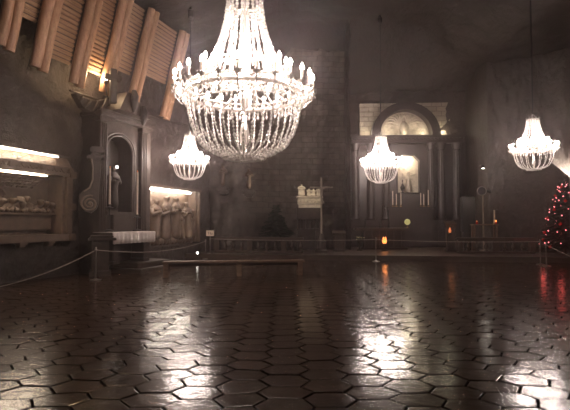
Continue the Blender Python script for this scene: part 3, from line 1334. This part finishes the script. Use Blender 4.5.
# ------------------------------------------------------------------ rope posts and ropes
def post(px, py_base, label, h=.9):
    Y = 1.6 * F / (py_base - 222)
    q = at(px, py_base, Y)
    t = thing('rope_post', label, 'post', (q.x, q.y, 0), 0, 'rope barrier posts')
    m = MB()
    m.lathe([(.15, 0), (.15, .018), (.05, .045), (.03, .06)], seg=20)
    m.build('base', M['steel'], t, True)
    m = MB()
    m.tube([(0, 0, .04), (0, 0, h)], .022, 10)
    m.build('pole', M['steel'], t, True)
    m = MB()
    m.lathe([(.022, h - .06), (.036, h - .05), (.036, h - .01), (.02, h + .01), (.028, h + .03), (.012, h + .055)], seg=14)
    m.build('knob', M['steel'], t, True)
    return Vector((q.x, q.y, h - .03))


pA = post(95.5, 280, 'steel rope post standing alone before the stone pedestal, left', .86)
pS = post(210, 258.6, 'rope post with small sign, right one of the pair below the lit relief')
pS2 = post(205.5, 258.8, 'plain rope post just left of the sign post', .8)
pC = post(376, 261.5, 'lone rope post standing before the high altar table', .92)
pD = post(540.5, 264.5, 'left rope post of the pair beside the lit Christmas tree', .9)
pE2 = post(546.5, 266, 'right rope post of the pair beside the lit Christmas tree', .8)


def rope(a, b_, sag, label):
    m = MB()
    pts = []
    for k in range(25):
        t = k / 24
        q = a.lerp(b_, t)
        pts.append((q.x, q.y, q.z - sag * 4 * t * (1 - t)))
    m.tube(pts, .011, 6)
    o = m.build('barrier_rope', M['rope'], None, True)
    tag(o, label, 'rope', 'barrier ropes')


rope(pA, at(-70, 296, 10.2), .26, 'slack rope running from the lone left post out of frame')
rope(pA, pS2, .22, 'slack rope between the lone left post and the sign post pair')
rope(pS, pC, .05, 'taut rope from the sign post to the post before the high altar')
rope(pC, pD, .05, 'taut rope from the middle post to the posts by the lit tree')
rope(pE2, at(600, 268, 13.5), .03, 'rope slanting from the right post out of frame past lit tree')

q = pS
sg = thing('small_sign', 'small pale sign with dark letters on the rope post below relief', 'sign', (q.x, q.y - .03, q.z + .06), R(4))
m = MB()
m.span(-.165, .165, -.012, .012, .06, .30, .006)
m.build('board', M['signboard'], sg)
m = MB()
m.span(-.014, .014, -.008, .008, -.02, .07)
m.build('bracket', M['steel'], sg)
fc = bpy.data.curves.new('lettering', 'FONT')
fc.body = 'Tłu'
fc.size = .17
fc.align_x = 'CENTER'
fc.extrude = .003
fo = bpy.data.objects.new('lettering', fc)
COL.objects.link(fo)
dg = bpy.context.evaluated_depsgraph_get()
dg.update()
tme = bpy.data.meshes.new_from_object(fo.evaluated_get(dg))
bpy.data.objects.remove(fo)
tme.transform(Matrix.Translation((0, -.015, .125)) @ Matrix.Rotation(PI / 2, 4, 'X'))
tme.materials.clear()
link('lettering', tme, M['ink'], sg)

# floor spot lamp
q = at(198.5, 253, 19.2)
fl = thing('floor_spotlight', 'small floor spotlight shining white left of the sign post', 'spotlight', (q.x, q.y, 0), R(-20))
m = MB()
m.lathe([(.06, q.z - .02), (.09, q.z + .02), (.05, q.z + .06), (.02, q.z + .08)], seg=14)
m.lathe([(.1, 0), (.1, .02), (.02, .04), (.02, q.z - .02)], seg=12)
m.build('housing', M['black'], fl, True)
m = MB()
m.ball((0, -.08, q.z + .01), .045, 1, .5, 1)
m.build('glass', M['spotglass'], fl, True)
spot('floor_lamp', (q.x - .1, q.y + .1, q.z + .15), LF(RB['s1'] - .8, 0, 1.6), 25, 70, (1, .85, .65))


# ------------------------------------------------------------------ balustrades
def balustrade(x0, x1, Y, label, gaps, h=.70):
    n = gaps
    t = thing('stone_balustrade', label, 'balustrade', (x0, Y, DZ), math.atan2(-.125 * (x1 - x0), x1 - x0))
    L = (x1 - x0) * 1.008
    m = MB()
    m.span(-.1, L + .1, -.17, .17, h - .11, h, .02)
    m.span(-.08, L + .08, -.14, .14, h - .15, h - .11, .01)
    m.build('rail', M['dais'], t)
    m = MB()
    m.span(-.08, L + .08, -.16, .16, 0, .1, .02)
    m.build('plinth', M['dais'], t)
    for k in range(n + 1):
        x = L * k / n
        m = MB()
        if k % 4 == 0:
            m.span(x - .13, x + .13, -.12, .12, .1, h - .15, .015)
            m.build('pier', M['dais'], t)
        else:
            m.lathe([(.08, .1), (.08, .14), (.05, .17), (.09, .24), (.1, .3), (.06, .4), (.045, .46), (.075, .5), (.075, h - .15)], (x, 0, 0), 12)
            m.build('baluster', M['dais'], t, True)
    return t


xa_ = at(217, 250, 20.6).x
xb_ = at(301, 250, 20.3).x
balustrade(xa_, xb_, 20.6, 'low stone balustrade below the block wall, left of the crucifix', 10)
xa_ = at(459, 250, 20.0).x
xb_ = at(535, 250, 19.4).x
balustrade(xa_, xb_, 20.0, 'low stone balustrade below the right rock wall, beside lit tree', 8)


# ------------------------------------------------------------------ conifers
def conifer(name, label, loc, h, r, z0, seed):
    rr = random.Random(seed)
    t = thing(name, label, 'tree', loc)
    m = MB()
    m.tube([(0, 0, 0), (0, 0, h * .96)], [.06, .012], 8)
    m.lathe([(.2, 0), (.2, .03), (.07, .08), (.07, .3)], seg=12)
    m.build('trunk', M['bark'], t, True)
    m = MB()
    z = z0
    while z < h * .985:
        f = 1 - (z - z0) / (h - z0)
        nb = max(5, int(13 * f + 5))
        for k in range(nb):
            a = rr.uniform(0, 2 * PI)
            L = (r * f ** .9 + .05) * rr.uniform(.75, 1.08)
            dr = .22 * L
            zz = z + rr.uniform(-.05, .05)
            pr = Vector((math.cos(a), math.sin(a), 0))
            sd = Vector((-pr.y, pr.x, 0))
            pts = [pr * (L * q) + Vector((0, 0, zz - dr * q * q + .1 * L * q ** 4)) for q in (0, .35, .7, 1)]
            m.tube(pts, [.012, .01, .007, .003], 4)
            nn = max(5, int(L / .035))
            for q in range(1, nn + 1):
                u = q / nn
                pc = pr * (L * u) + Vector((0, 0, zz - dr * u * u + .1 * L * u ** 4))
                for sg_ in (-1, 1):
                    ln = rr.uniform(.09, .16) * (1.1 - .5 * u)
                    tip = pc + sd * sg_ * ln + pr * ln * .8 + Vector((0, 0, rr.uniform(-.06, .03)))
                    wv = pr * .018 + Vector((0, 0, .014))
                    va = m.bm.verts.new(pc - wv)
                    vb = m.bm.verts.new(pc + wv)
                    vc = m.bm.verts.new(tip)
                    vd = m.bm.verts.new((pc + tip) / 2 + Vector((0, 0, .02)))
                    m.bm.faces.new((va, vb, vc))
                    m.bm.faces.new((va, vd, vc))
        z += .085 + .03 * f
    m.build('foliage', M['needles'], t)
    return t


q = at(276, 240, 21.35)
conifer('fir_tree', 'dark unlit fir tree behind the left stone balustrade', (q.x, q.y, DZ), 2.2, .86, .72, 3)
q = at(565, 250, 18.6)
TL = Vector((q.x, q.y, DZ))
TH, TR = 3.15, 1.0
conifer('christmas_tree', 'dark Christmas tree with red lights and baubles at the right edge', TL, TH, TR, .35, 5)
st = thing('light_string', 'string of small pink red lights wound around the right Christmas tree', 'lights', TL)
rr = random.Random(12)
wire = []
bulbs = []
for k in range(150):
    u = k / 149
    a = u * 2 * PI * 6 + .5
    z = .45 + (TH - .55) * u
    f = 1 - (z - .35) / (TH - .35)
    rad = (TR * f ** .9 + .05) * .9
    p = Vector((rad * math.cos(a), rad * math.sin(a), z - .12 * f + .06 * math.sin(k * 1.1)))
    wire.append(p)
    if k % 2 == 0:
        bulbs.append(p * 1.0 + Vector((rr.uniform(-.07, .07), rr.uniform(-.07, .07), rr.uniform(-.09, .09))))
m = MB()
m.tube(wire, .006, 4)
m.build('wire', M['black'], st)
m = MB()
m.ball((0, 0, 0), .026, 1, 1, 1.2, 1)
bo = m.build('bulb', M['red_led'], st, True)
bo.location = bulbs[0]
for p in bulbs[1:]:
    c = bo.copy()
    COL.objects.link(c)
    c.location = p
for k in range(5):
    a = -PI / 2 + (k - 2) * .7
    point('tree_glow', TL + Vector((1.05 * math.cos(a), 1.05 * math.sin(a), .6 + .35 * k)), 2.0, (1, .12, .1), .1)
proto = None
for k in range(22):
    u = (k + .5) / 22
    a = k * 2.4 + 3.6
    z = .5 + (TH - .75) * u
    f = 1 - (z - .35) / (TH - .35)
    rad = (TR * f ** .9 + .05) * .97
    pos = TL + Vector((rad * math.cos(a), rad * math.sin(a), z - .2 * f))
    if proto is None:
        proto = thing('bauble', 'small red bauble hanging on the lit Christmas tree at the right edge', 'bauble', pos, 0, 'red baubles on the lit Christmas tree')
        MB().ball((0, 0, 0), .065).build('ball', M['bauble'], proto, True)
        MB().lathe([(.02, .06), (.02, .08), (.006, .085), (.006, .11)], seg=8).build('cap', M['brass'], proto, True)
    else:
        c = copy_tree(proto)
        c.location = pos

# ------------------------------------------------------------------ left of the altar: shrine, crib, crucifix, wall figures
q = at(309.5, 208, 22.6)
zc_ = q.z
sh = thing('stone_shrine', 'stone block shrine with small pillars carrying the lit crib', 'shrine', (q.x, q.y, DZ), 0)
m = MB()
m.span(-.62, -.1, -.3, .5, 0, .95, .02)
m.span(.28, .62, -.3, .5, 0, .95, .02)
m.span(-.1, .28, .1, .5, 0, .95)
m.span(-.66, .66, -.34, .5, .95, 1.05, .02)
m.build('base', M['carved_dark'], sh)
for k in range(5):
    x = -.52 + k * .26
    m = MB()
    m.lathe([(.07, 1.05), (.05, 1.1), (.045, 1.4), (.075, 1.5)], (x, -.2, 0), 10)
    m.build('pillar', M['carved_dark'], sh, True)
m = MB()
m.span(-.6, .6, .0, .5, 1.05, 1.5)
m.span(-.66, .66, -.34, .5, 1.5, zc_ - DZ, .02)
m.build('upper_block', M['carved_dark'], sh)
cb = thing('stone_crib', 'pale lit stone chest carved like a crib, left of the crucifix', 'crib', (q.x, q.y, zc_))
m = MB()
m.span(-.55, .60, -.28, .3, 0, .16, .02)
m.span(-.60, .64, -.3, .3, .16, .5, .04)
m.span(-.66, .66, -.33, .32, .5, .58, .02)
for k in range(7):
    m.tube([(-.55 + k * .18, -.31, .22), (-.46 + k * .18, -.33, .42), (-.38 + k * .18, -.31, .22)], .025, 6)
m.build('chest', M['pale'], cb)
for i, (x, hh, lab) in enumerate(((-.40, .54, 'leftmost and tallest'), (-.02, .36, 'second from the left'), (.2, .35, 'third from the left'), (.46, .40, 'rightmost'))):
    v, e = robed(hh * 1.15, .0, .0, (-.06, -.3, 1.0), (.08, -.3, 1.0), 2.3)
    o = skin_figure('crib_figure', v, e, M['pale'], None, (q.x + x, q.y - .05, zc_ + .572), 0)
    tag(o, f'small pale stone figure on the lit crib, {lab} of four', 'figurine', 'figures on the lit crib')
spot('crib_spot', (q.x - 1.2, q.y - 2.0, 5.6), (q.x, q.y, zc_ + .4), 420, 22, (1, .86, .62), .05, .7)

q = at(321.5, 252, 20.6)
cx = thing('standing_crucifix', 'tall thin pale crucifix on a stone pedestal beside the lit crib', 'crucifix', (q.x, q.y, DZ), 0)
zt_ = at(322, 177, 20.4).z - DZ
zbar = at(322, 187, 20.4).z - DZ
m = MB()
m.lathe([(.3, 0), (.3, .08), (.2, .14), (.17, .45), (.22, .5), (.14, .56), (.1, .75), (.05, .85)], seg=14)
m.build('pedestal', M['carved_dark'], cx, True)
m = MB()
m.span(-.04, .04, -.035, .035, .6, zt_, .01)
m.build('post', M['cross_pale'], cx)
m = MB()
m.span(-.48, .48, -.03, .03, zbar - .035, zbar + .035, .01)
for sx in (-1, 1):
    m.ball((sx * .49, 0, zbar), .05, sub=1)
m.build('crossbar', M['cross_pale'], cx)
zz = zbar - .28
v = [(0, -.07, zz - .08, .055, .045), (0, -.07, zz + .1, .07, .05), (0, -.07, zz + .2, .05, .04), (-.02, -.08, zz + .26, .025), (-.03, -.1, zz + .33, .05),
     (.02, -.08, zz - .3, .045), (0, -.07, zz - .55, .03), (0, -.08, zz - .62, .03),
     (-.1, -.06, zz + .22, .03), (-.24, -.05, zz + .29, .024), (-.38, -.045, zz + .3, .02),
     (.1, -.06, zz + .22, .03), (.24, -.05, zz + .29, .024), (.38, -.045, zz + .3, .02)]
e = [(0, 1), (1, 2), (2, 3), (3, 4), (0, 5), (5, 6), (6, 7), (2, 8), (8, 9), (9, 10), (2, 11), (11, 12), (12, 13)]
skin_figure('corpus', v, e, M['cross_pale'], cx)
spot('crucifix_spot', (q.x - .6, q.y - 2.2, 5.2), (q.x, q.y, 2.4), 12, 36, (1, .9, .75), .05, .7)

for (px, yb, yt, lab, lit) in ((222.5, 187, 165, 'left one below the big chandelier', 14), (248.5, 190, 168, 'right brighter one below the big chandelier', 30)):
    q = at(px, yb, 21.7)
    h = at(px, yt, 21.7).z - q.z
    t = thing('rock_statue', f'small stone statue on a rock ledge, {lab}', 'statue', (q.x, q.y, q.z), 0, 'statues on the rock above the balustrade')
    m = MB()
    m.span(-.3, .3, -.16, .6, -.16, -.0, .05)
    m.span(-.2, .24, -.05, .6, -.34, -.12, .06)
    m.build('ledge', M['wallblocks'], t, False)
    v, e = robed(h, .06, -.05, (-.06, -.27, 1.12), (.14, -.28, 1.2), 1.25)
    skin_figure('figure', v, e, M['carved'], t)
    spot('statue_spot', (q.x + .75 * (1 if lit > 20 else -1), q.y - .25, q.z + .1), (q.x, q.y, q.z + h * .45), lit, 60, (1, .85, .6), .03, .6)

# ------------------------------------------------------------------ high altar
YA = 25.2
cA = at(406, 200, YA).x
ha = thing('high_altar', 'broad dark stone high altar with columns and round arch, centre right', 'altar', (cA, YA, DZ), R(-3))
c = YA / F
X = lambda px: (px - 406) * c
ZA = lambda py: at(406, py, YA).z - DZ
zent = ZA(136)
m = MB()
xs0, xs1 = X(352), X(462)
nx0, nx1 = X(397.5), X(420.5)
nz0, nz1 = ZA(193), ZA(155)
m.span(xs0, nx0, .1, .6, 0, zent)
m.span(nx1, xs1, .1, .6, 0, zent)
m.span(nx0, nx1, .1, .6, 0, nz0)
m.span(nx0, nx1, .1, .6, nz1, zent)
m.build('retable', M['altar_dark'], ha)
m = MB()
m.span(xs0 - .1, xs1 + .1, -.35, .5, zent - .18, zent, .03)
m.span(xs0, xs1, -.25, .5, zent - .45, zent - .18, .03)
for k in range(30):
    x = xs0 + (xs1 - xs0) * (k + .5) / 30
    m.span(x - .06, x + .06, -.3, 0, zent - .26, zent - .18, .01)
m.build('entablature', M['altar_dark'], ha)
for px in (356, 371, 386, 431, 441, 456):
    x = X(px)
    m = MB()
    m.span(x - .3, x + .3, -.3, .15, 0, 1.5, .03)
    m.lathe([(.24, 1.5), (.26, 1.56), (.2, 1.64), (.21, 2.6), (.19, 3.2), (.17, zent - .9), (.2, zent - .86), (.18, zent - .82), (.28, zent - .5), (.3, zent - .45)], (x, -.05, 0), 18)
    for g in range(10):
        a = 2 * PI * g / 10
        m.tube([(x + .2 * math.cos(a), -.05 + .2 * math.sin(a), 1.7), (x + .175 * math.cos(a), -.05 + .175 * math.sin(a), zent - .92)], .022, 5)
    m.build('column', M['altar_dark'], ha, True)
# lit picture niche
m = MB()
m.span(nx0 - .02, nx1 + .02, .56, .66, nz0, nz1)
for k in range(60):
    a = rnd.uniform(0, 2 * PI)
    m.ball((rnd.uniform(nx0 + .1, nx1 - .1), .55, rnd.uniform(nz0 + .1, nz1 - .1)), rnd.uniform(.03, .09), 1, .5, 1, 1)
m.build('niche_back', M['pale'], ha)
m = MB()
fr = [(nx0, nz0), (nx1, nz0), (nx1, nz1 - .3), (nx1 - .3, nz1), (nx0 + .3, nz1), (nx0, nz1 - .3)]
m.tube([(x, .08, z) for x, z in fr], .06, 8, closed=True)
for (xa, za, xb, zb) in ((nx1, nz1, -.3, -.3), (nx0, nz1, .3, -.3)):
    m.prism([(xa, za), (xa + xb, za), (xa, za + zb)], .1, .58)
m.build('niche_frame', M['altar_dark'], ha, True)
# crowning arch
ar = X(440)
zk = ZA(103) - zent
m = MB()
n = 28
ro, ri = ar, ar - .46
for k in range(n):
    a0, a1 = PI * k / n, PI * (k + 1) / n
    hz = zk
    q = [(ri * math.cos(a0), zent + (hz - .42) * math.sin(a0)), (ro * math.cos(a0), zent + hz * math.sin(a0)), (ro * math.cos(a1), zent + hz * math.sin(a1)), (ri * math.cos(a1), zent + (hz - .42) * math.sin(a1))]
    m.prism(q, -.25, .7)
m.build('arch', M['altar_dark'], ha)
m = MB()
pts = [(ri * math.cos(PI * k / n), zent + (zk - .42) * math.sin(PI * k / n)) for k in range(n + 1)]
m.prism([(x * 1.02, z) for x, z in pts], .42, .6)
for k in range(90):
    x = rnd.uniform(-.9, .9) * ri
    z = zent + .15 + rnd.uniform(0, .85) * (zk - .6) * math.sqrt(max(0.02, 1 - (x / ri) ** 2))
    m.ball((x, .42, z), rnd.uniform(.06, .16), 1, .45, rnd.uniform(.8, 1.8), 1)
# spread wings and shield in low relief
for sx in (-1, 1):
    for k in range(6):
        a = R(20 + 17 * k)
        m.tube([(sx * .2, .38, zent + .75), (sx * (.2 + .55 * math.cos(a)), .36, zent + .7 + .55 * math.sin(a)), (sx * (.15 + 1.0 * math.cos(a)), .40, zent + .6 + .75 * math.sin(a))], [.07, .075, .03], 6)
m.lathe([(.02, -.05), (.2, .1), (.26, .5), (.2, .8), (.05, .95)], (0, .42, zent), 14)
m.build('arch_relief', M['pale'], ha, True)
# block wall to both sides of the arch
m = MB()
m.span(X(362), X(454), .66, .95, zent - .1, ZA(100))
m.build('block_wall', M['altarblocks'], ha)
point('arch_lamp', (cA + X(388), YA - .02 + .05, zent + DZ + .22), 11.7, (1, .87, .62), .08)
point('arch_lamp', (cA + X(406), YA + .0, zent + DZ + .18), 7.0, (1, .87, .62), .08)
point('arch_lamp', (cA + X(424), YA - .02 + .05, zent + DZ + .22), 11.7, (1, .87, .62), .08)
point('arch_lamp', (cA + X(368), YA + .45, zent + DZ + .3), 8.2, (1, .87, .62), .06)
point('arch_lamp', (cA + X(446), YA + .3, zent + DZ + .3), 15.2, (1, .87, .62), .06)
# gallery of small carved knobs on the wall above
niL = (cA + (nx0 + nx1) / 2, YA + .22, nz1 + DZ - .3)
point('niche_lamp', niL, 45, (1, .87, .62), .08)
v, e = robed(1.25, .02, .0, (-.2, -.25, 1.1), (.22, -.25, 1.15), 1.0)
o = skin_figure('altar_statue', v, e, M['pale'], None, (cA + (nx0 + nx1) / 2 + .05, YA + .33, nz0 + DZ), R(-3))
tag(o, 'pale statue standing in the bright niche of the high altar', 'statue')
vz = thing('niche_vase', 'small dark vase at lower left in the bright altar niche', 'vase', (cA + X(403.5), YA + .18, nz0 + DZ))
MB().lathe([(.07, 0), (.09, .03), (.04, .08), (.12, .25), (.13, .35), (.05, .48), (.07, .52)], seg=14).build('body', M['iron'], vz, True)
MB().lathe([(.02, .5), (.015, .62), (.05, .7), (.01, .76)], seg=10).build('stopper', M['iron'], vz, True)
# gradine with candles
m = MB()
zg = ZA(207)
m.span(X(384), X(432), -.62, -.2, zg - .12, zg, .02)
m.span(X(387), X(429), -.58, -.2, .0, zg - .12, .02)
m.build('candle_shelf', M['altar_dark'], ha)
for i, (px, yt) in enumerate(((391, 191), (394.5, 194), (399, 193), (418.5, 193), (421.5, 194), (426, 190))):
    base = Vector((cA + X(px), YA - .42, zg + DZ))
    k = thing('altar_candle', f'tall thin candle below the bright altar niche, {ordn[i]} from the left of six', 'candle', base, 0, 'candles on the high altar')
    h = at(px, yt, YA - .42).z - base.z
    MB().tube([(0, 0, .1), (0, 0, h)], .024, 8).build('candle', M['candlewax'], k, True)
    MB().lathe([(.09, 0), (.09, .02), (.03, .05), (.05, .11)], seg=12).build('holder', M['brass'], k, True)

# altar table in front
YM = 22.6
q0, q1 = at(355, 228, YM), at(409, 228, YM)
mt = thing('altar_table', 'long dark stone high altar table with orange lamp before it', 'table', ((q0.x + q1.x) / 2, YM, DZ), R(-4))
hw = (q1.x - q0.x) / 2
h = q0.z - DZ
m = MB()
m.span(-hw, hw, -.1, .8, h - .13, h, .02)
m.build('tabletop', M['dais'], mt)
m = MB()
m.span(-hw + .4, hw - .2, .08, .7, 0, h - .13, .02)
for k in range(6):
    x = -hw + .55 + (2 * hw - .9) * k / 5
    m.span(x - .05, x + .05, .02, .1, .1, h - .15, .01)
m.span(-hw + .3, hw - .1, .0, .75, 0, .1, .02)
m.build('body', M['altar_dark'], mt)
# glowing round disc on the table
q = at(408, 228, YM + .1)
md = thing('round_ornament', 'small round glowing yellow disc at right end of high altar table', 'ornament', (q.x - .03, YM + .1, q.z), R(-4))
q2 = at(408, 222, YM)
zc = q2.z - q.z
m = MB()
m.tube([(0, 0, 0.02), (0, 0, zc - .12)], .02, 8)
m.lathe([(.09, 0), (.09, .02), (.02, .05)], seg=12)
m.build('foot', M['brass'], md, True)
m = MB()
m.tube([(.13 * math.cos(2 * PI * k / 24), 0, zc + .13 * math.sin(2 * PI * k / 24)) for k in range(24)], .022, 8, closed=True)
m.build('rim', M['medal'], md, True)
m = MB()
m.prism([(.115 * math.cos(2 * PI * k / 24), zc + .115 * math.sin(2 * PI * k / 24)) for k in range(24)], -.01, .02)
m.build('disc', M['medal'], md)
# orange lamp in front of the table
q = at(384.5, 241, YM - .6)
ol = thing('votive_lamp', 'bright orange votive lamp before the high altar table', 'lamp', (q.x, q.y, DZ))
zz = q.z - DZ
m = MB()
m.lathe([(.16, 0), (.16, .03), (.03, .07), (.025, zz - .2), (.11, zz - .14), (.12, zz - .12)], seg=14)
m.build('stand', M['iron'], ol, True)
m = MB()
m.lathe([(.07, zz - .12), (.11, zz - .05), (.115, zz + .03), (.09, zz + .09)], seg=14)
m.build('glass_cup', M['fire'], ol, True)
m = MB()
for sx in (-1, 1):
    m.ball((sx * .05, 0, zz + .13), .035, 1, 1, 2)
m.build('flame', M['fire'], ol, True)
point('votive_glow', (q.x, q.y - .15, q.z + .1), 2, (1, .35, .1), .1)
# flowers
q = at(359.5, 240, 21.9)
fv = thing('flower_vase', 'vase of pale yellowish flowers left of the orange lamp', 'flowers', (q.x, q.y, DZ))
zz = q.z - DZ
MB().lathe([(.14, 0), (.14, .03), (.04, .08), (.04, .3), (.11, .4), (.13, .52), (.1, zz - .12)], seg=14).build('vase', M['carved_dark'], fv, True)
m = MB()
m2 = MB()
rr = random.Random(4)
for k in range(26):
    a, t, l = rr.uniform(0, 2 * PI), rr.uniform(0, .9), rr.uniform(.2, .36)
    e_ = Vector((l * math.sin(t) * math.cos(a), l * math.sin(t) * math.sin(a), zz - .12 + l * math.cos(t)))
    m.tube([(0, 0, zz - .2), e_ * .6 + Vector((0, 0, (zz - .12) * .4)), e_], [.008, .008, .005], 4)
    m.ball(e_ * .97 + Vector((0, 0, -.02)), .05, 1, 1, .4, 1)
    if k % 2:
        m2.ball(e_, .035, 1, 1, .7, 1)
m.build('leaves', M['leaf'], fv)
m2.build('blossoms', M['flower'], fv)


# lecterns either side
def lectern(px, yb, yt, Y, label, wv):
    q = at(px, yt, Y)
    h = q.z - DZ
    t = thing('stone_lectern', label, 'lectern', (q.x, Y, DZ), R(-4))
    m = MB()
    m.span(-wv * .42, wv * .42, -.22, .22, 0, .12, .02)
    m.span(-wv * .3, wv * .3, -.16, .16, .12, h - .24, .02)
    for sx in (-1, 1):
        m.lathe([(.06, .12), (.045, .2), (.045, h - .32), (.07, h - .24)], (sx * wv * .36, -.12, 0), 10)
    m.build('shaft', M['dais'], t)
    m = MB()
    m.box((0, 0, h - .08), (wv, .5, .08), Matrix.Rotation(R(14), 3, 'X'), .02)
    m.span(-wv * .42, wv * .42, -.2, .2, h - .24, h - .16, .02)
    m.build('reading_top', M['dais'], t)
    return q


lectern(339, 252, 231, 21.2, 'broad stone lectern left of the high altar table', .62)
q = lectern(450, 252, 221, 21.0, 'tall stone lectern with orange glow, right of the high altar', .52)
g = thing('candle_lantern', 'dim orange candle lantern on the front of the right lectern', 'lantern', (q.x - .12, 20.70, at(448, 233, 20.7).z))
MB().lathe([(.07, -.02), (.08, .0), (.08, .02)], seg=12).build('tray', M['iron'], g, True)
MB().lathe([(.05, .02), (.065, .1), (.05, .17), (.01, .26)], seg=12).build('flame', M['ember'], g, True)
MB().span(-.02, .02, 0, .22, -.03, .0).build('bracket', M['iron'], g)
point('lantern_glow', (q.x - .12, 20.5, at(448, 233, 20.6).z + .2), .6, (1, .35, .12), .1)

# ------------------------------------------------------------------ right of the altar
q = at(468, 229, 21.6)
sp = thing('speaker_cabinet', 'tall black loudspeaker cabinet at the dark corner right of altar', 'loudspeaker', (q.x, q.y, DZ), R(-10))
hh = at(468, 197, 21.6).z - DZ
m = MB()
m.span(-.3, .3, -.2, .25, .9, hh, .02)
m.build('cabinet', M['black'], sp)
m = MB()
m.span(-.27, .27, -.22, -.2, .95, hh - .05)
m.build('grille', M['iron'], sp)
m = MB()
m.span(-.26, .26, -.2, .25, .0, .9, .02)
m.build('stand', M['altar_dark'], sp)
q = at(481, 191, 21.3)
rl = thing('round_spotlight', 'round dark lamp head with pale rim on a tall pole, right of altar', 'spotlight', (q.x + .12, q.y, DZ), R(-6))
zz = q.z - DZ
m = MB()
m.tube([(0, .1, 0.04), (0, .1, zz - .1)], [.045, .035], 10)
m.lathe([(.28, 0), (.28, .03), (.06, .08)], (0, .1, 0), 16)
m.build('pole', M['cross_pale'], rl, True)
m = MB()
m.prism([(-.1 + .2 * math.cos(2 * PI * k / 24), zz + .2 * math.sin(2 * PI * k / 24)) for k in range(24)], -.06, .12)
m.tube([(0, .05, zz), (.2, .0, zz + .0), (.33, -.05, zz - .02)], [.05, .07, .09], 10)
m.build('head', M['black'], rl, True)
m = MB()
m.tube([(-.1 + .2 * math.cos(2 * PI * k / 24), -.07, zz + .2 * math.sin(2 * PI * k / 24)) for k in range(24)], .022, 8, closed=True)
m.build('rim', M['silver'], rl, True)
q = at(484, 229, 20.9)
tb_ = thing('side_table', 'small dark table with candles behind the right balustrade', 'table', (q.x, q.y, DZ), R(-6))
ht = at(484, 224, 20.9).z - DZ
MB().span(-.55, .58, -.25, .25, ht - .06, ht, .01).build('tabletop', M['bench'], tb_)
for sx in (-.48, .5):
    for sy in (-.18, .18):
        MB().span(sx - .035, sx + .035, sy - .035, sy + .035, 0, ht - .06).build('leg', M['bench'], tb_)
zt_ = ht + DZ
for (px, yt, lab, lit, mm_) in ((494.5, 210, 'tall pale candle on the small table behind the right balustrade', False, 'candlewax'),):
    q = at(px, 224, 20.95)
    k = thing('table_candle', lab, 'candle', (q.x, 20.95, zt_))
    hh = at(px, yt, 20.95).z - zt_
    MB().tube([(0, 0, .05), (0, 0, hh)], .035, 8).build('candle', M['candlewax'], k, True)
    MB().lathe([(.09, 0), (.09, .02), (.04, .06)], seg=12).build('holder', M['brass'], k, True)
for px, s_, lab in ((496, 1.0, 'small orange votive candle at right end of the small dark table'), (477, .7, 'dim reddish votive candle at left end of the small dark table')):
    q = at(px, 226, 20.75)
    k = thing('votive_candle', lab, 'candle', (q.x, 20.75, zt_), 0, 'votive candles on the small table')
    MB().lathe([(.045, 0), (.055, .09), (.05, .1)], seg=12).build('cup', M['bauble'], k, True)
    MB().ball((0, 0, .13), .035 * s_, 1, 1, 1.6).build('flame', M['fire'] if s_ == 1 else M['ember'], k, True)
q = at(483, 168, 22.0)
ws = thing('wall_spotlight', 'small bright white wall spotlight above the round lamp head, right', 'spotlight', (q.x, q.y, q.z), R(-12))
MB().lathe([(.03, .14), (.07, .1), (.09, -.02)], seg=14, cap=False).build('shade', M['iron'], ws, True)
MB().ball((0, -.02, .0), .06, 1.3, 1, .6).build('bulb', M['spotglass'], ws, True)
MB().tube([(0, 0, .13), (0, .3, .2), (0, .9, .2)], .02, 6).build('arm', M['iron'], ws)
point('wall_spot_glow', (q.x, q.y - .12, q.z - .1), 5, (1, .88, .75), .05)

# stair parapet on the right with a lamp behind it
P0, P1 = at(530, 148.8, 20.7), at(575, 185, 19.7)
dv = P1 - P0
ln = math.hypot(dv.x, dv.y)
stp = thing('stair_parapet', 'dark sloping stone stair parapet under the lit rock, far right', 'parapet', (P0.x, P0.y, 0), math.atan2(dv.y, dv.x))
sl = dv.z / ln
L = 4.2
m = MB()
m.prism([(-1.7, -.03), (L, -.03), (L, P0.z + sl * L), (0, P0.z), (-1.7, P0.z - 2.3)], 0, .3)  # left end added to hide lamp spill on the wall behind
m.build('wall', M['rock'], stp)
m = MB()
m.tube([(0, .15, P0.z + .0), (L, .15, P0.z + sl * L)], .12, 8)
m.build('coping', M['carved_dark'], stp, True)
nrm = Vector((-dv.y, dv.x, 0)).normalized()
for t, pw in ((.85, 180), (1.3, 480), (1.75, 600)):
    q = P0 + Vector((dv.x, dv.y, 0)).normalized() * t + nrm * .5
    z = P0.z + sl * t - .18
    k = thing('stair_lamp', f'lamp tucked behind the stair parapet, {"upper" if t < 1 else "middle" if t < 1.5 else "lower"} one', 'lamp', (q.x, q.y, z), 0, 'lamps behind the stair parapet')
    MB().lathe([(.05, -.12), (.06, -.02), (.04, 0)], seg=10).build('socket', M['iron'], k, True)
    MB().ball((0, 0, .04), .05).build('bulb', M['smallbulb'], k, True)
    tg = Vector((q.x, q.y, z + .12)) + nrm * .8 + Vector((dv.x, dv.y, 0)).normalized() * .25 + Vector((0, 0, .12))
    spot('stair_light', (q.x, q.y, z + .12), tg, pw * 1.3, 105, (1, .88, .78), .06, .6)
